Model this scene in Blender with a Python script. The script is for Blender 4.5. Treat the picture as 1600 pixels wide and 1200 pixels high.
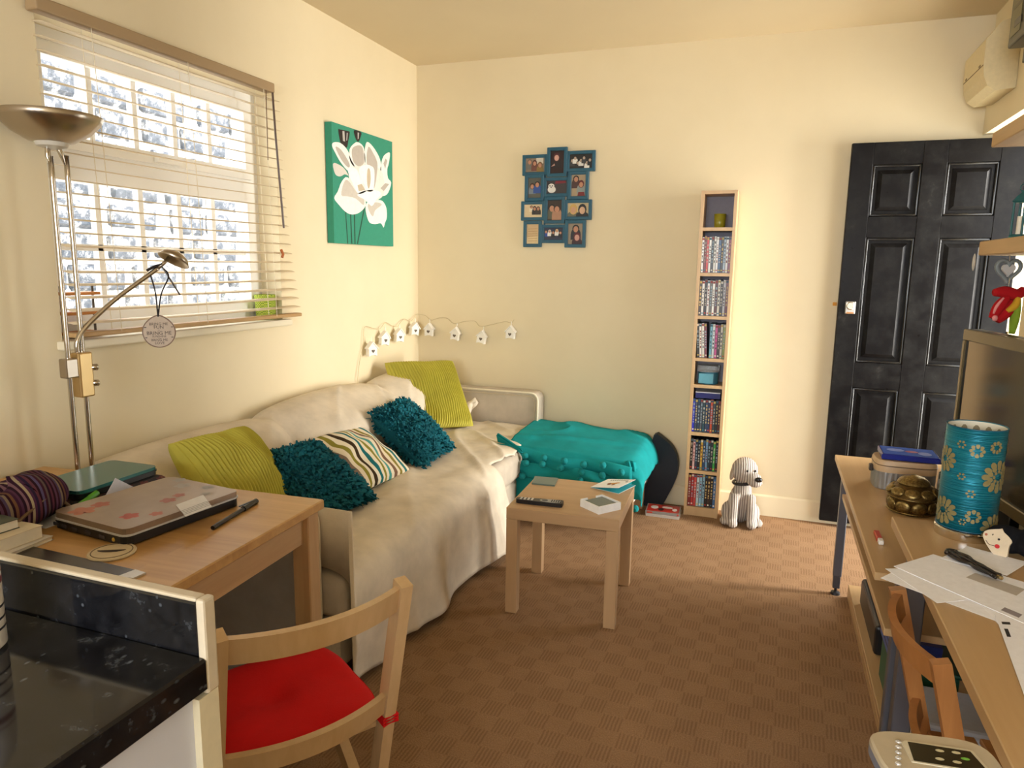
import bpy, bmesh, math, random
from mathutils import Vector, Matrix, noise
from mathutils.geometry import tessellate_polygon
random.seed(7)
for o in list(bpy.data.objects): bpy.data.objects.remove(o)
scene = bpy.context.scene
COL = scene.collection

# ------------------------------------------------------------------ camera
YAW, PITCH, ROLL, FPX = 0.34444, -0.16385, 0.01483, 1113.78
CAM = Vector((2.1280, -4.1247, 1.3675))
cy_, sy_ = math.cos(YAW), math.sin(YAW)
fwd = Vector((-sy_*math.cos(PITCH), cy_*math.cos(PITCH), math.sin(PITCH)))
rgt = Vector((cy_, sy_, 0)); upv = rgt.cross(fwd)
r2 = math.cos(ROLL)*rgt + math.sin(ROLL)*upv
u2 = -math.sin(ROLL)*rgt + math.cos(ROLL)*upv
cam_d = bpy.data.cameras.new('camera'); cam_d.sensor_width = 36.0; cam_d.lens = FPX/1600*36.0
cam_d.clip_start = 0.02
cam = bpy.data.objects.new('camera', cam_d); COL.objects.link(cam)
cam.matrix_world = Matrix(((r2.x, u2.x, -fwd.x, CAM.x), (r2.y, u2.y, -fwd.y, CAM.y), (r2.z, u2.z, -fwd.z, CAM.z), (0, 0, 0, 1)))
scene.camera = cam

# ------------------------------------------------------------------ world, daylight, exposure
world = bpy.data.worlds.new('world'); scene.world = world; world.use_nodes = True
bg = world.node_tree.nodes['Background']
bg.inputs[0].default_value = (0.93, 0.97, 1.0, 1); bg.inputs[1].default_value = 6.0

def area_light(name, loc, target, sx, sy, power, color=(1, 1, 1), portal=False):
    d = bpy.data.lights.new(name, 'AREA'); d.shape = 'RECTANGLE'; d.size = sx; d.size_y = sy
    d.energy = power; d.color = color
    if portal: d.cycles.is_portal = True
    o = bpy.data.objects.new(name, d); COL.objects.link(o)
    o.location = loc
    o.rotation_euler = (Vector(target)-Vector(loc)).to_track_quat('-Z', 'Y').to_euler()
    return o
# bright daylight coming in at the open front door
area_light('doorway_daylight', (4.75, -0.50, 1.25), (3.0, -0.50, 1.25), 0.42, 2.1, 150, (1.0, 0.95, 0.86))
# unseen fill light added at an assumed kitchen window behind the camera
area_light('rear_fill_light', (1.75, -6.25, 1.55), (1.75, -3.0, 1.2), 1.5, 1.0, 70, (0.88, 0.94, 1.0))
area_light('window_portal', (-0.26, -1.92, 1.60), (1.0, -1.92, 1.60), 1.12, 1.0, 1, portal=True)

scene.view_settings.view_transform = 'Standard'
scene.view_settings.look = 'None'
scene.view_settings.gamma = 1.0
scene.view_settings.use_curve_mapping = False
scene.view_settings.exposure = 0.16

# ------------------------------------------------------------------ helpers
def lin(c):
    return tuple((v/12.92 if v <= 0.04045 else ((v+0.055)/1.055)**2.4) for v in c)
def hx(s):
    s = s.lstrip('#'); return lin(tuple(int(s[i:i+2], 16)/255 for i in (0, 2, 4)))
MATS = {}
class NT:
    def __init__(s, m): s.t = m.node_tree; s.b = s.t.nodes['Principled BSDF']
    def n(s, typ, **kw):
        nd = s.t.nodes.new(typ)
        for k, v in kw.items(): setattr(nd, k, v)
        return nd
    def l(s, a, b): s.t.links.new(a, b)
    def coords(s, scale=(1, 1, 1), rot=(0, 0, 0), kind='Object'):
        tc = s.n('ShaderNodeTexCoord'); mp = s.n('ShaderNodeMapping')
        mp.inputs['Scale'].default_value = scale; mp.inputs['Rotation'].default_value = rot
        s.l(tc.outputs[kind], mp.inputs['Vector']); return mp.outputs[0]
    def noise(s, vec, scale, detail=4, rough=0.6):
        nz = s.n('ShaderNodeTexNoise'); nz.inputs['Scale'].default_value = scale
        nz.inputs['Detail'].default_value = detail; nz.inputs['Roughness'].default_value = rough
        if vec is not None: s.l(vec, nz.inputs['Vector'])
        return nz.outputs['Fac']
    def ramp(s, fac, stops, interp='LINEAR'):
        r = s.n('ShaderNodeValToRGB'); r.color_ramp.interpolation = interp
        el = r.color_ramp.elements
        while len(el) < len(stops): el.new(0.5)
        for e, (p, c) in zip(el, stops): e.position = p; e.color = (*c, 1)
        s.l(fac, r.inputs[0]); return r.outputs[0]
    def mix(s, fac, a, b, mode='MIX'):
        m = s.n('ShaderNodeMix', data_type='RGBA', blend_type=mode)
        for sock, v in ((m.inputs[0], fac), (m.inputs[6], a), (m.inputs[7], b)):
            if isinstance(v, (int, float)): sock.default_value = v
            elif isinstance(v, tuple): sock.default_value = (*v, 1)
            else: s.l(v, sock)
        return m.outputs[2]
    def bump(s, h, strength=0.3, dist=0.01):
        b = s.n('ShaderNodeBump'); b.inputs['Strength'].default_value = strength
        b.inputs['Distance'].default_value = dist; s.l(h, b.inputs['Height']); s.l(b.outputs[0], s.b.inputs['Normal'])
def new_mat(name, color=(.8, .8, .8), rough=0.6, metal=0.0, spec=0.5):
    m = bpy.data.materials.new(name); m.use_nodes = True
    b = m.node_tree.nodes['Principled BSDF']
    b.inputs['Base Color'].default_value = (*color, 1); b.inputs['Roughness'].default_value = rough
    b.inputs['Metallic'].default_value = metal; b.inputs['Specular IOR Level'].default_value = spec
    MATS[name] = m; return m
def pc(hexs, rough=0.6, metal=0.0):
    """plain coloured material with a little grain"""
    k = f'paint_{hexs.strip("#")}_{int(rough*100)}_{int(metal*100)}'
    if k in MATS: return MATS[k]
    m = new_mat(k, hx(hexs), rough, metal); t = NT(m)
    c = hx(hexs); nz = t.noise(t.coords(), 60, 3)
    t.l(t.mix(nz, tuple(v*0.88 for v in c), tuple(min(1, v*1.08) for v in c)), t.b.inputs['Base Color'])
    return m

class MB:
    """collects shapes; faces carry a material slot"""
    def __init__(s): s.v = []; s.f = []; s.m = []; s.mats = []; s.cur = 0; s.M = Matrix.Identity(4); s.sm = []; s.smooth = False
    def use(s, mat):
        if mat not in s.mats: s.mats.append(mat)
        s.cur = s.mats.index(mat); return s
    def xf(s, M): s.M = M; return s
    def add(s, vs, fs):
        o = len(s.v); s.v += [s.M @ Vector(p) for p in vs]
        for f in fs: s.f.append(tuple(i+o for i in f)); s.m.append(s.cur); s.sm.append(s.smooth)
        return s
    def box(s, a, b):
        x0, y0, z0 = a; x1, y1, z1 = b
        if x0 > x1: x0, x1 = x1, x0
        if y0 > y1: y0, y1 = y1, y0
        if z0 > z1: z0, z1 = z1, z0
        return s.add([(x0, y0, z0), (x1, y0, z0), (x1, y1, z0), (x0, y1, z0), (x0, y0, z1), (x1, y0, z1), (x1, y1, z1), (x0, y1, z1)],
                     [(0, 3, 2, 1), (4, 5, 6, 7), (0, 1, 5, 4), (1, 2, 6, 5), (2, 3, 7, 6), (3, 0, 4, 7)])
    def rbox(s, a, b, r=0.01, seg=2):
        bm = bmesh.new(); bmesh.ops.create_cube(bm, size=1)
        c = [(a[i]+b[i])/2 for i in range(3)]; d = [abs(b[i]-a[i]) for i in range(3)]
        for v in bm.verts: v.co = Vector((c[0]+v.co.x*d[0], c[1]+v.co.y*d[1], c[2]+v.co.z*d[2]))
        bmesh.ops.bevel(bm, geom=bm.edges[:], offset=min(r, min(d)*0.49), segments=seg, profile=0.5, affect='EDGES')
        bm.verts.index_update()
        s.add([v.co.copy() for v in bm.verts], [[v.index for v in f.verts] for f in bm.faces]); bm.free(); return s
    def prism(s, pts, axis, a, b):
        """extrude 2d polygon along axis (0,1,2) from a to b"""
        n = len(pts)
        def mk(p, t):
            if axis == 0: return (t, p[0], p[1])
            if axis == 1: return (p[0], t, p[1])
            return (p[0], p[1], t)
        vs = [mk(p, a) for p in pts]+[mk(p, b) for p in pts]
        fs = [tuple(range(n))[::-1], tuple(range(n, 2*n))]+[(i, (i+1) % n, n+(i+1) % n, n+i) for i in range(n)]
        return s.add(vs, fs)
    def tube(s, path, r, seg=10, cap=True, closed=False):
        P = [Vector(p) for p in path]; n = len(P)
        rr = r if isinstance(r, (list, tuple)) else [r]*n
        vs = []; prev = None
        for i in range(n):
            if closed: t = P[(i+1) % n]-P[i-1]
            else: t = P[min(i+1, n-1)]-P[max(i-1, 0)]
            t.normalize()
            if prev is None:
                a = Vector((0, 0, 1)) if abs(t.z) < 0.9 else Vector((1, 0, 0)); nrm = t.cross(a).normalized()
            else:
                nrm = (prev-t*prev.dot(t)).normalized()
            prev = nrm; bn = t.cross(nrm)
            for k in range(seg):
                an = 2*math.pi*k/seg; vs.append(P[i]+rr[i]*(math.cos(an)*nrm+math.sin(an)*bn))
        fs = []
        m = n if closed else n-1
        for i in range(m):
            for k in range(seg):
                j = (i+1) % n; fs.append((i*seg+k, i*seg+(k+1) % seg, j*seg+(k+1) % seg, j*seg+k))
        if cap and not closed:
            fs.append(tuple(range(seg))[::-1]); fs.append(tuple((n-1)*seg+k for k in range(seg)))
        return s.add(vs, fs)
    def cyl(s, a, b, r, seg=20): return s.tube([a, b], r, seg)
    def lathe(s, prof, c=(0, 0, 0), seg=32, cap=True):
        vs = []; fs = []; n = len(prof)
        for r, z in prof:
            for k in range(seg):
                an = 2*math.pi*k/seg; vs.append((c[0]+r*math.cos(an), c[1]+r*math.sin(an), c[2]+z))
        for i in range(n-1):
            for k in range(seg): fs.append((i*seg+k, i*seg+(k+1) % seg, (i+1)*seg+(k+1) % seg, (i+1)*seg+k))
        if cap:
            fs.append(tuple(range(seg))[::-1]); fs.append(tuple((n-1)*seg+k for k in range(seg)))
        return s.add(vs, fs)
    def ell(s, c, r, seg=16, rings=10, M=None):
        if not hasattr(r, '__len__'): r = (r, r, r)
        vs = []; fs = []
        for i in range(rings+1):
            th = math.pi*i/rings
            for k in range(seg):
                ph = 2*math.pi*k/seg
                p = Vector((r[0]*math.sin(th)*math.cos(ph), r[1]*math.sin(th)*math.sin(ph), r[2]*math.cos(th)))
                if M is not None: p = M @ p
                vs.append(p+Vector(c))
        for i in range(rings):
            for k in range(seg): fs.append((i*seg+k, (i+1)*seg+k, (i+1)*seg+(k+1) % seg, i*seg+(k+1) % seg))
        return s.add(vs, fs)
    def grid(s, fn, nu, nv, wrap=False):
        vs = [fn(i/(nu-1), j/(nv-1)) for i in range(nu) for j in range(nv)]
        fs = [(i*nv+j, (i+1)*nv+j, (i+1)*nv+j+1, i*nv+j+1) for i in range(nu-1) for j in range(nv-1)]
        return s.add(vs, fs)
    def poly(s, pts):
        if len(pts) <= 4: return s.add(pts, [tuple(range(len(pts)))])
        tri = tessellate_polygon([[Vector(p) for p in pts]])
        return s.add(pts, [tuple(t) for t in tri])
    def text(s, body, size, align='CENTER', M=None, depth=0.0):
        cu = bpy.data.curves.new('lettering', 'FONT'); cu.body = body; cu.size = size
        cu.align_x = align; cu.align_y = 'CENTER'; cu.extrude = depth; cu.resolution_u = 2
        o = bpy.data.objects.new('lettering', cu); COL.objects.link(o)
        dg = bpy.context.evaluated_depsgraph_get()
        me = bpy.data.meshes.new_from_object(o.evaluated_get(dg))
        vs = [v.co.copy() for v in me.vertices]; fs = [tuple(p.vertices) for p in me.polygons]
        bpy.data.objects.remove(o); bpy.data.curves.remove(cu); bpy.data.meshes.remove(me)
        if M is not None: vs = [M @ v for v in vs]
        return s.add(vs, fs)
    def build(s, name, parent=None, mat=None, smooth=False, world=False, origin=None, autosmooth=None, weld=False):
        me = bpy.data.meshes.new(name)
        vs = s.v
        if world and parent is not None:
            inv = FRAME[parent.name].inverted(); vs = [inv @ v for v in vs]
        if origin is not None: vs = [v-Vector(origin) for v in vs]
        me.from_pydata([tuple(v) for v in vs], [], s.f)
        if mat is not None: me.materials.append(mat)
        else:
            for m in s.mats: me.materials.append(m)
            for p, i in zip(me.polygons, s.m): p.material_index = i
        if smooth:
            for p in me.polygons: p.use_smooth = True
        elif any(s.sm):
            for p, q in zip(me.polygons, s.sm): p.use_smooth = q
        me.validate(); me.update()
        bm = bmesh.new(); bm.from_mesh(me)
        if weld: bmesh.ops.remove_doubles(bm, verts=bm.verts, dist=1e-5)
        bmesh.ops.recalc_face_normals(bm, faces=bm.faces); bm.to_mesh(me); bm.free()
        if autosmooth is not None:
            for p in me.polygons: p.use_smooth = True
            me.set_sharp_from_angle(angle=math.radians(autosmooth))
        o = bpy.data.objects.new(name, me); COL.objects.link(o)
        if origin is not None: o.location = origin
        if parent is not None:
            o.parent = parent; FRAME[o.name] = FRAME[parent.name].copy()
        else: FRAME[o.name] = Matrix.Translation(Vector(origin)) if origin is not None else Matrix.Identity(4)
        return o
FRAME = {}
def tag(o, label, cat, group=None, kind=None):
    o['label'] = label; o['category'] = cat
    if group: o['group'] = group
    if kind: o['kind'] = kind
    return o
def thing(name, label, cat, loc=(0, 0, 0), rotz=0.0, group=None, M=None):
    o = bpy.data.objects.new(name, None); COL.objects.link(o); o.empty_display_size = 0.05
    if M is None: M = Matrix.Translation(Vector(loc)) @ Matrix.Rotation(rotz, 4, 'Z')
    o.matrix_world = M; FRAME[o.name] = M.copy()
    tag(o, label, cat, group); return o
def struct(o): o['kind'] = 'structure'; return o
def copy_tree(o, parent=None):
    c = o.copy(); COL.objects.link(c); c.parent = parent
    for ch in list(o.children): copy_tree(ch, c)
    return c
def ell_poly(cx, cy, rx, ry, n=14, a0=0, a1=2*math.pi, rot=0):
    out = []
    for k in range(n):
        a = a0+(a1-a0)*k/(n if abs(a1-a0-2*math.pi) < 1e-6 else n-1)
        x, y = rx*math.cos(a), ry*math.sin(a)
        out.append((cx+x*math.cos(rot)-y*math.sin(rot), cy+x*math.sin(rot)+y*math.cos(rot)))
    return out
def catmull(P, n):
    """sample n points of a Catmull-Rom curve through list of vectors, evenly by chord"""
    P = [Vector(p) for p in P]; Q = [P[0]*2-P[1]]+P+[P[-1]*2-P[-2]]
    dense = []
    for i in range(1, len(Q)-2):
        for k in range(12):
            t = k/12; p0, p1, p2, p3 = Q[i-1:i+3]
            dense.append(0.5*((2*p1)+(p2-p0)*t+(2*p0-5*p1+4*p2-p3)*t*t+(3*p1-p0-3*p2+p3)*t**3))
    dense.append(P[-1])
    L = [0]
    for a, b in zip(dense, dense[1:]): L.append(L[-1]+(b-a).length)
    out = []; j = 0
    for i in range(n):
        s = L[-1]*i/(n-1)
        while j < len(L)-2 and L[j+1] < s: j += 1
        d = L[j+1]-L[j]; t = 0 if d < 1e-9 else (s-L[j])/d
        out.append(dense[j].lerp(dense[j+1], min(1, t)))
    return out
def frame_mat(o, x, y):
    """matrix whose x axis and y axis follow the given directions"""
    x = Vector(x).normalized(); z = x.cross(Vector(y)).normalized(); y = z.cross(x)
    return Matrix(((x.x, y.x, z.x, o[0]), (x.y, y.y, z.y, o[1]), (x.z, y.z, z.z, o[2]), (0, 0, 0, 1)))

# ------------------------------------------------------------------ materials
def wood(name, dark, light, axis=1, rough=0.42, fine=26, stave=None):
    m = new_mat(name, light, rough); t = NT(m)
    sc = [fine, fine, fine]; sc[axis] = fine*0.06
    v = t.coords(tuple(sc))
    n1 = t.noise(v, 1.0, 5, 0.65)
    sc2 = [5, 5, 5]; sc2[axis] = 0.8
    n2 = t.noise(t.coords(tuple(sc2)), 1.0, 3, 0.5)
    c = t.ramp(n1, [(0.3, dark), (0.7, light)])
    c = t.mix(0.28, c, t.ramp(n2, [(0.3, dark), (0.7, light)]))
    if stave:
        br = t.n('ShaderNodeTexBrick'); br.inputs['Scale'].default_value = 1.0
        br.offset = 0.37; br.inputs['Mortar Size'].default_value = 0.0
        br.inputs['Brick Width'].default_value = stave[0]; br.inputs['Row Height'].default_value = stave[1]
        br.inputs['Color1'].default_value = (0.80, 0.77, 0.72, 1); br.inputs['Color2'].default_value = (1, 1, 1, 1)
        t.l(t.coords((1, 1, 1)), br.inputs['Vector'])
        c = t.mix(0.8, c, br.outputs['Color'], 'MULTIPLY')
    t.l(c, t.b.inputs['Base Color']); t.bump(n1, 0.08, 0.002); return m

m = new_mat('cream_wall_paint', rough=0.75); t = NT(m)
nz = t.noise(t.coords(), 1.7, 4); nz2 = t.noise(t.coords(), 90, 3)
t.l(t.ramp(nz, [(0.3, (0.75, 0.638, 0.425)), (0.7, (0.795, 0.683, 0.465))]), t.b.inputs['Base Color']); t.bump(nz2, 0.06, 0.003)
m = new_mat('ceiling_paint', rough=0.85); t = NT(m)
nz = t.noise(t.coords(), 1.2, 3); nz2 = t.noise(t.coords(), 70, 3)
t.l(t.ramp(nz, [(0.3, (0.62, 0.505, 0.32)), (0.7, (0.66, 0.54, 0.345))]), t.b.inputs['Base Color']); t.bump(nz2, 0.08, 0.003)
new_mat('white_gloss_trim', (0.80, 0.72, 0.54), 0.4)
new_mat('white_laminate', hx('#c2c4cf'), 0.45)

# brown carpet woven in alternating ribbed squares
m = new_mat('carpet', rough=0.95, spec=0.1); t = NT(m)
v = t.coords((1, 1, 1), (0, 0, 0.03))
ck = t.n('ShaderNodeTexChecker'); ck.inputs['Scale'].default_value = 14.0; t.l(v, ck.inputs['Vector'])
w1 = t.n('ShaderNodeTexWave'); w1.bands_direction = 'X'; w1.inputs['Scale'].default_value = 28; w1.inputs['Distortion'].default_value = 1.5; w1.inputs['Detail'].default_value = 1
t.l(v, w1.inputs['Vector'])
n1 = t.noise(v, 220, 2, 0.7); n2 = t.noise(v, 5, 3)
flat = t.ramp(n1, [(0.25, (0.240, 0.134, 0.066)), (0.75, (0.40, 0.242, 0.132))])
rib = t.mix(w1.outputs['Fac'], (0.185, 0.100, 0.050), (0.35, 0.208, 0.112))
rib = t.mix(0.45, rib, flat)
c = t.mix(ck.outputs['Fac'], flat, rib)
c = t.mix(0.30, c, t.ramp(n2, [(0.3, (0.55, 0.50, 0.45)), (0.7, (1, 1, 1))]), 'MULTIPLY')
t.l(c, t.b.inputs['Base Color']); t.bump(n1, 0.6, 0.004)

birch = wood('birch_wood', (0.40, 0.235, 0.105), (0.58, 0.375, 0.19), 1)
birch_x = wood('birch_wood_x', (0.40, 0.235, 0.105), (0.58, 0.375, 0.19), 0)
birch_z = wood('birch_wood_z', (0.42, 0.25, 0.115), (0.60, 0.39, 0.20), 2)
table_wood = wood('butcher_block_wood', (0.42, 0.225, 0.075), (0.63, 0.375, 0.145), 0, 0.34, stave=(0.34, 0.055))
lack = wood('beech_veneer', (0.43, 0.265, 0.135), (0.55, 0.355, 0.19), 0, 0.4, 18)
lack_z = wood('beech_veneer_upright', (0.43, 0.265, 0.135), (0.55, 0.355, 0.19), 2, 0.4, 18)
tower_w = wood('tower_birch_veneer', (0.52, 0.33, 0.16), (0.64, 0.43, 0.22), 2, 0.4, 14)
desk_w = wood('desk_veneer', (0.44, 0.27, 0.12), (0.57, 0.37, 0.18), 1, 0.35, 20)
chair_w = wood('beech_chair_wood', (0.50, 0.32, 0.155), (0.66, 0.46, 0.255), 2, 0.4, 20)
chair_o = wood('orange_stained_wood', (0.30, 0.115, 0.030), (0.46, 0.20, 0.06), 2, 0.35, 20)
shelf_w = wood('wall_shelf_wood', (0.42, 0.25, 0.10), (0.56, 0.36, 0.165), 1, 0.45, 18)

m = new_mat('black_granite', rough=0.08); t = NT(m)
v = t.coords((1, 1, 1)); vo = t.n('ShaderNodeTexVoronoi'); vo.inputs['Scale'].default_value = 75; t.l(t.coords((1, 0.55, 1), (0.3, 0.2, 0.6)), vo.inputs['Vector'])
n1 = t.noise(v, 30, 6, 0.75); n3 = t.noise(v, 13, 2)
fl = t.ramp(vo.outputs['Distance'], [(0.0, (0.10, 0.11, 0.12)), (0.13, (0.04, 0.045, 0.05)), (0.22, (0.0, 0.0, 0.0))])
fl = t.mix(1.0, fl, t.ramp(n3, [(0.52, (0, 0, 0)), (0.60, (1, 1, 1))]), 'MULTIPLY')
base = t.ramp(n1, [(0.4, (0.004, 0.004, 0.005)), (0.60, (0.012, 0.012, 0.014)), (0.68, (0.05, 0.054, 0.06))])
t.l(t.mix(1.0, base, fl, 'ADD'), t.b.inputs['Base Color'])

# worn black gloss door paint
m = new_mat('black_door_paint', rough=0.32, spec=0.12); t = NT(m)
n1 = t.noise(t.coords((1, 1, 1)), 9, 8, 0.75); n2 = t.noise(t.coords((60, 60, 3)), 1, 3)
c = t.ramp(n1, [(0.45, (0.006, 0.005, 0.005)), (0.62, (0.012, 0.011, 0.010)), (0.78, (0.04, 0.037, 0.033))])
t.l(c, t.b.inputs['Base Color']); t.l(t.ramp(n1, [(0.3, (0.25, 0.25, 0.25)), (0.75, (0.55, 0.55, 0.55))]), t.b.inputs['Roughness']); t.bump(n2, 0.10, 0.002)

def cloth(name, col, rough=0.9, weave=420, bump=0.25, var=0.16):
    m = new_mat(name, col, rough, spec=0.2); t = NT(m)
    n1 = t.noise(t.coords((1, 1, 1)), weave, 2); n2 = t.noise(t.coords((1, 1, 1)), 8, 4)
    c = t.ramp(n2, [(0.3, tuple(v*(1-var) for v in col)), (0.7, tuple(min(1, v*(1+var*0.4)) for v in col))])
    t.l(c, t.b.inputs['Base Color']); t.bump(n1, bump, 0.003); return m
sheet_m = cloth('cream_cotton_sheet', (0.74, 0.64, 0.50))
sofa_m = cloth('beige_sofa_fabric', (0.56, 0.48, 0.38))
lime_m = cloth('lime_corduroy', (0.52, 0.47, 0.075), 0.85)
lime_d = cloth('lime_cushion_back', (0.34, 0.34, 0.03), 0.9)
teal_m = cloth('teal_shag_base', (0.004, 0.085, 0.11))
teal_f = cloth('teal_shag_pile', (0.006, 0.125, 0.165), 0.75, 200, 0.1, 0.4)
turq_m = cloth('turquoise_fleece', (0.008, 0.27, 0.275), 0.95, 300, 0.5, 0.2)
pom_m = cloth('turquoise_pompom', (0.010, 0.24, 0.25), 0.95, 150, 0.9, 0.3)
red_m = cloth('red_cotton', (0.62, 0.008, 0.010), 0.85, 300, 0.2, 0.12)
dark_vinyl = cloth('dark_slate_vinyl', (0.018, 0.022, 0.03), 0.5, 80, 0.1)

m = new_mat('striped_cushion_cloth', rough=0.9, spec=0.2); t = NT(m)
v = t.coords((1, 1, 1)); sp = t.n('ShaderNodeSeparateXYZ'); t.l(v, sp.inputs[0])
nz = t.noise(v, 5, 2)
ma = t.n('ShaderNodeMath', operation='MULTIPLY_ADD'); t.l(nz, ma.inputs[0]); ma.inputs[1].default_value = 0.09; t.l(sp.outputs[0], ma.inputs[2])
mb_ = t.n('ShaderNodeMath', operation='MULTIPLY_ADD'); t.l(ma.outputs[0], mb_.inputs[0]); mb_.inputs[1].default_value = 1.55; mb_.inputs[2].default_value = 0.42
stripe_cols = ['#8a6f5d', '#e6d7bb', '#3f6b6a', '#e6d7bb', '#54371f', '#e8dcc2', '#86705f', '#e6d7bb', '#8a8130', '#e8dcc2', '#3c2c18', '#e8dcc2', '#1d6a6c', '#e8dcc2', '#8a8130', '#e8dcc2',
               '#4f9a92', '#e8dcc2', '#7a5b46', '#e6d7bb', '#8a7a30', '#e8dcc2', '#2c6f70', '#e8dcc2', '#86705f', '#e6d7bb', '#54371f', '#e6d7bb', '#3f7b79', '#e8dcc2', '#8a6f5d']
N = len(stripe_cols)
c = t.ramp(mb_.outputs[0], [(i/N, hx(s)) for i, s in enumerate(stripe_cols)], 'CONSTANT')
t.l(c, t.b.inputs['Base Color'])

steel = new_mat('brushed_nickel', (0.42, 0.36, 0.29), 0.28, 1.0)
steel_p = new_mat('polished_nickel', (0.55, 0.50, 0.44), 0.15, 1.0)
grey_metal = new_mat('grey_leg_metal', hx('#6d6d74'), 0.4, 0.6)
upvc = new_mat('white_upvc', (0.90, 0.88, 0.84), 0.3)
slat_m = new_mat('cream_blind_slat', (0.74, 0.60, 0.40), 0.5)
rail_m = new_mat('tan_blind_rail', (0.38, 0.26, 0.14), 0.5)
m = new_mat('window_glass', (1, 1, 1), 0.0); b = m.node_tree.nodes['Principled BSDF']
nt_ = m.node_tree; tr_ = nt_.nodes.new('ShaderNodeBsdfTransparent'); gl_ = nt_.nodes.new('ShaderNodeBsdfGlossy'); gl_.inputs['Roughness'].default_value = 0.02
mx_ = nt_.nodes.new('ShaderNodeMixShader'); mx_.inputs[0].default_value = 0.05
nt_.links.new(tr_.outputs[0], mx_.inputs[1]); nt_.links.new(gl_.outputs[0], mx_.inputs[2]); nt_.links.new(mx_.outputs[0], nt_.nodes['Material Output'].inputs['Surface']); nt_.nodes.remove(b)
glass = m
clear = new_mat('clear_plastic', (0.9, 0.95, 0.95), 0.1); b = clear.node_tree.nodes['Principled BSDF']
b.inputs['Transmission Weight'].default_value = 0.85; b.inputs['IOR'].default_value = 1.1
stone_m = new_mat('pale_garden_stone', rough=0.9); t = NT(stone_m)
nz = t.noise(t.coords((1, 1, 1)), 9, 6, 0.8)
t.l(t.ramp(nz, [(0.36, (0.045, 0.055, 0.07)), (0.50, (0.12, 0.13, 0.15)), (0.60, (0.55, 0.54, 0.53))]), t.b.inputs['Base Color'])
mortar = pc('#f4f2ec', 0.9); paving = pc('#e2ded4', 0.9)

# ------------------------------------------------------------------ the room
H = 2.563; XR = 3.03; YN = -6.3; TH = 0.22
wp = MATS['cream_wall_paint']
struct(MB().box((-0.3, YN-0.2, -0.1), (XR+0.02, 0.15, 0.0)).build('floor', mat=MATS['carpet']))
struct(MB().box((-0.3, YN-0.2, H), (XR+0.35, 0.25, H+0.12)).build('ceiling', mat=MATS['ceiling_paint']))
struct(MB().box((-0.3, 0.0, -0.1), (XR+0.35, 0.15, H)).build('wall_back', mat=wp))
WY0, WY1, WZ0, WZ1 = -2.47, -1.365, 1.105, 2.10
w = MB()
w.box((-TH, YN, 0), (0, WY0, H)).box((-TH, WY1, 0), (0, 0.0, H)).box((-TH, WY0, 0), (0, WY1, WZ0)).box((-TH, WY0, WZ1), (0, WY1, H))
struct(w.build('wall_left', mat=wp))
DY0, DY1, DZ = -0.90, -0.015, 2.02
w = MB(); w.box((XR, YN, 0), (XR+0.2, DY0, H)).box((XR, DY0, DZ), (XR+0.2, 0.0, H))
struct(w.build('wall_right', mat=wp))
w = MB(); w.box((-0.3, YN-0.15, 0), (0.95, YN, H)).box((2.55, YN-0.15, 0), (XR+0.2, YN, H)).box((0.95, YN-0.15, 0), (2.55, YN, 1.0)).box((0.95, YN-0.15, 2.1), (2.55, YN, H))
struct(w.build('wall_rear', mat=wp))
bb = MB(); bb.prism([(0.0, 0.0), (0.0, 0.115), (-0.008, 0.12), (-0.016, 0.11), (-0.018, 0.0)], 0, 0.0, XR)
struct(bb.build('baseboard_back', mat=MATS['cream_wall_paint']))
bb = MB(); bb.box((0.0, YN, 0), (0.018, -0.02, 0.115)); struct(bb.build('baseboard_left', mat=wp))
thr = MB(); thr.rbox((XR, DY0, -0.02), (XR+0.24, DY1, 0.02), 0.006)
struct(thr.build('trim_1', mat=pc('#8c8477', 0.5)))                       # door sill
jm = MB(); jm.box((XR+0.12, DY0-0.0, 0.02), (XR+0.2, DY0+0.035, DZ)); jm.box((XR+0.12, DY0, DZ-0.035), (XR+0.2, DY1, DZ))
struct(jm.build('trim_2', mat=MATS['white_gloss_trim']))                  # door frame
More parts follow.
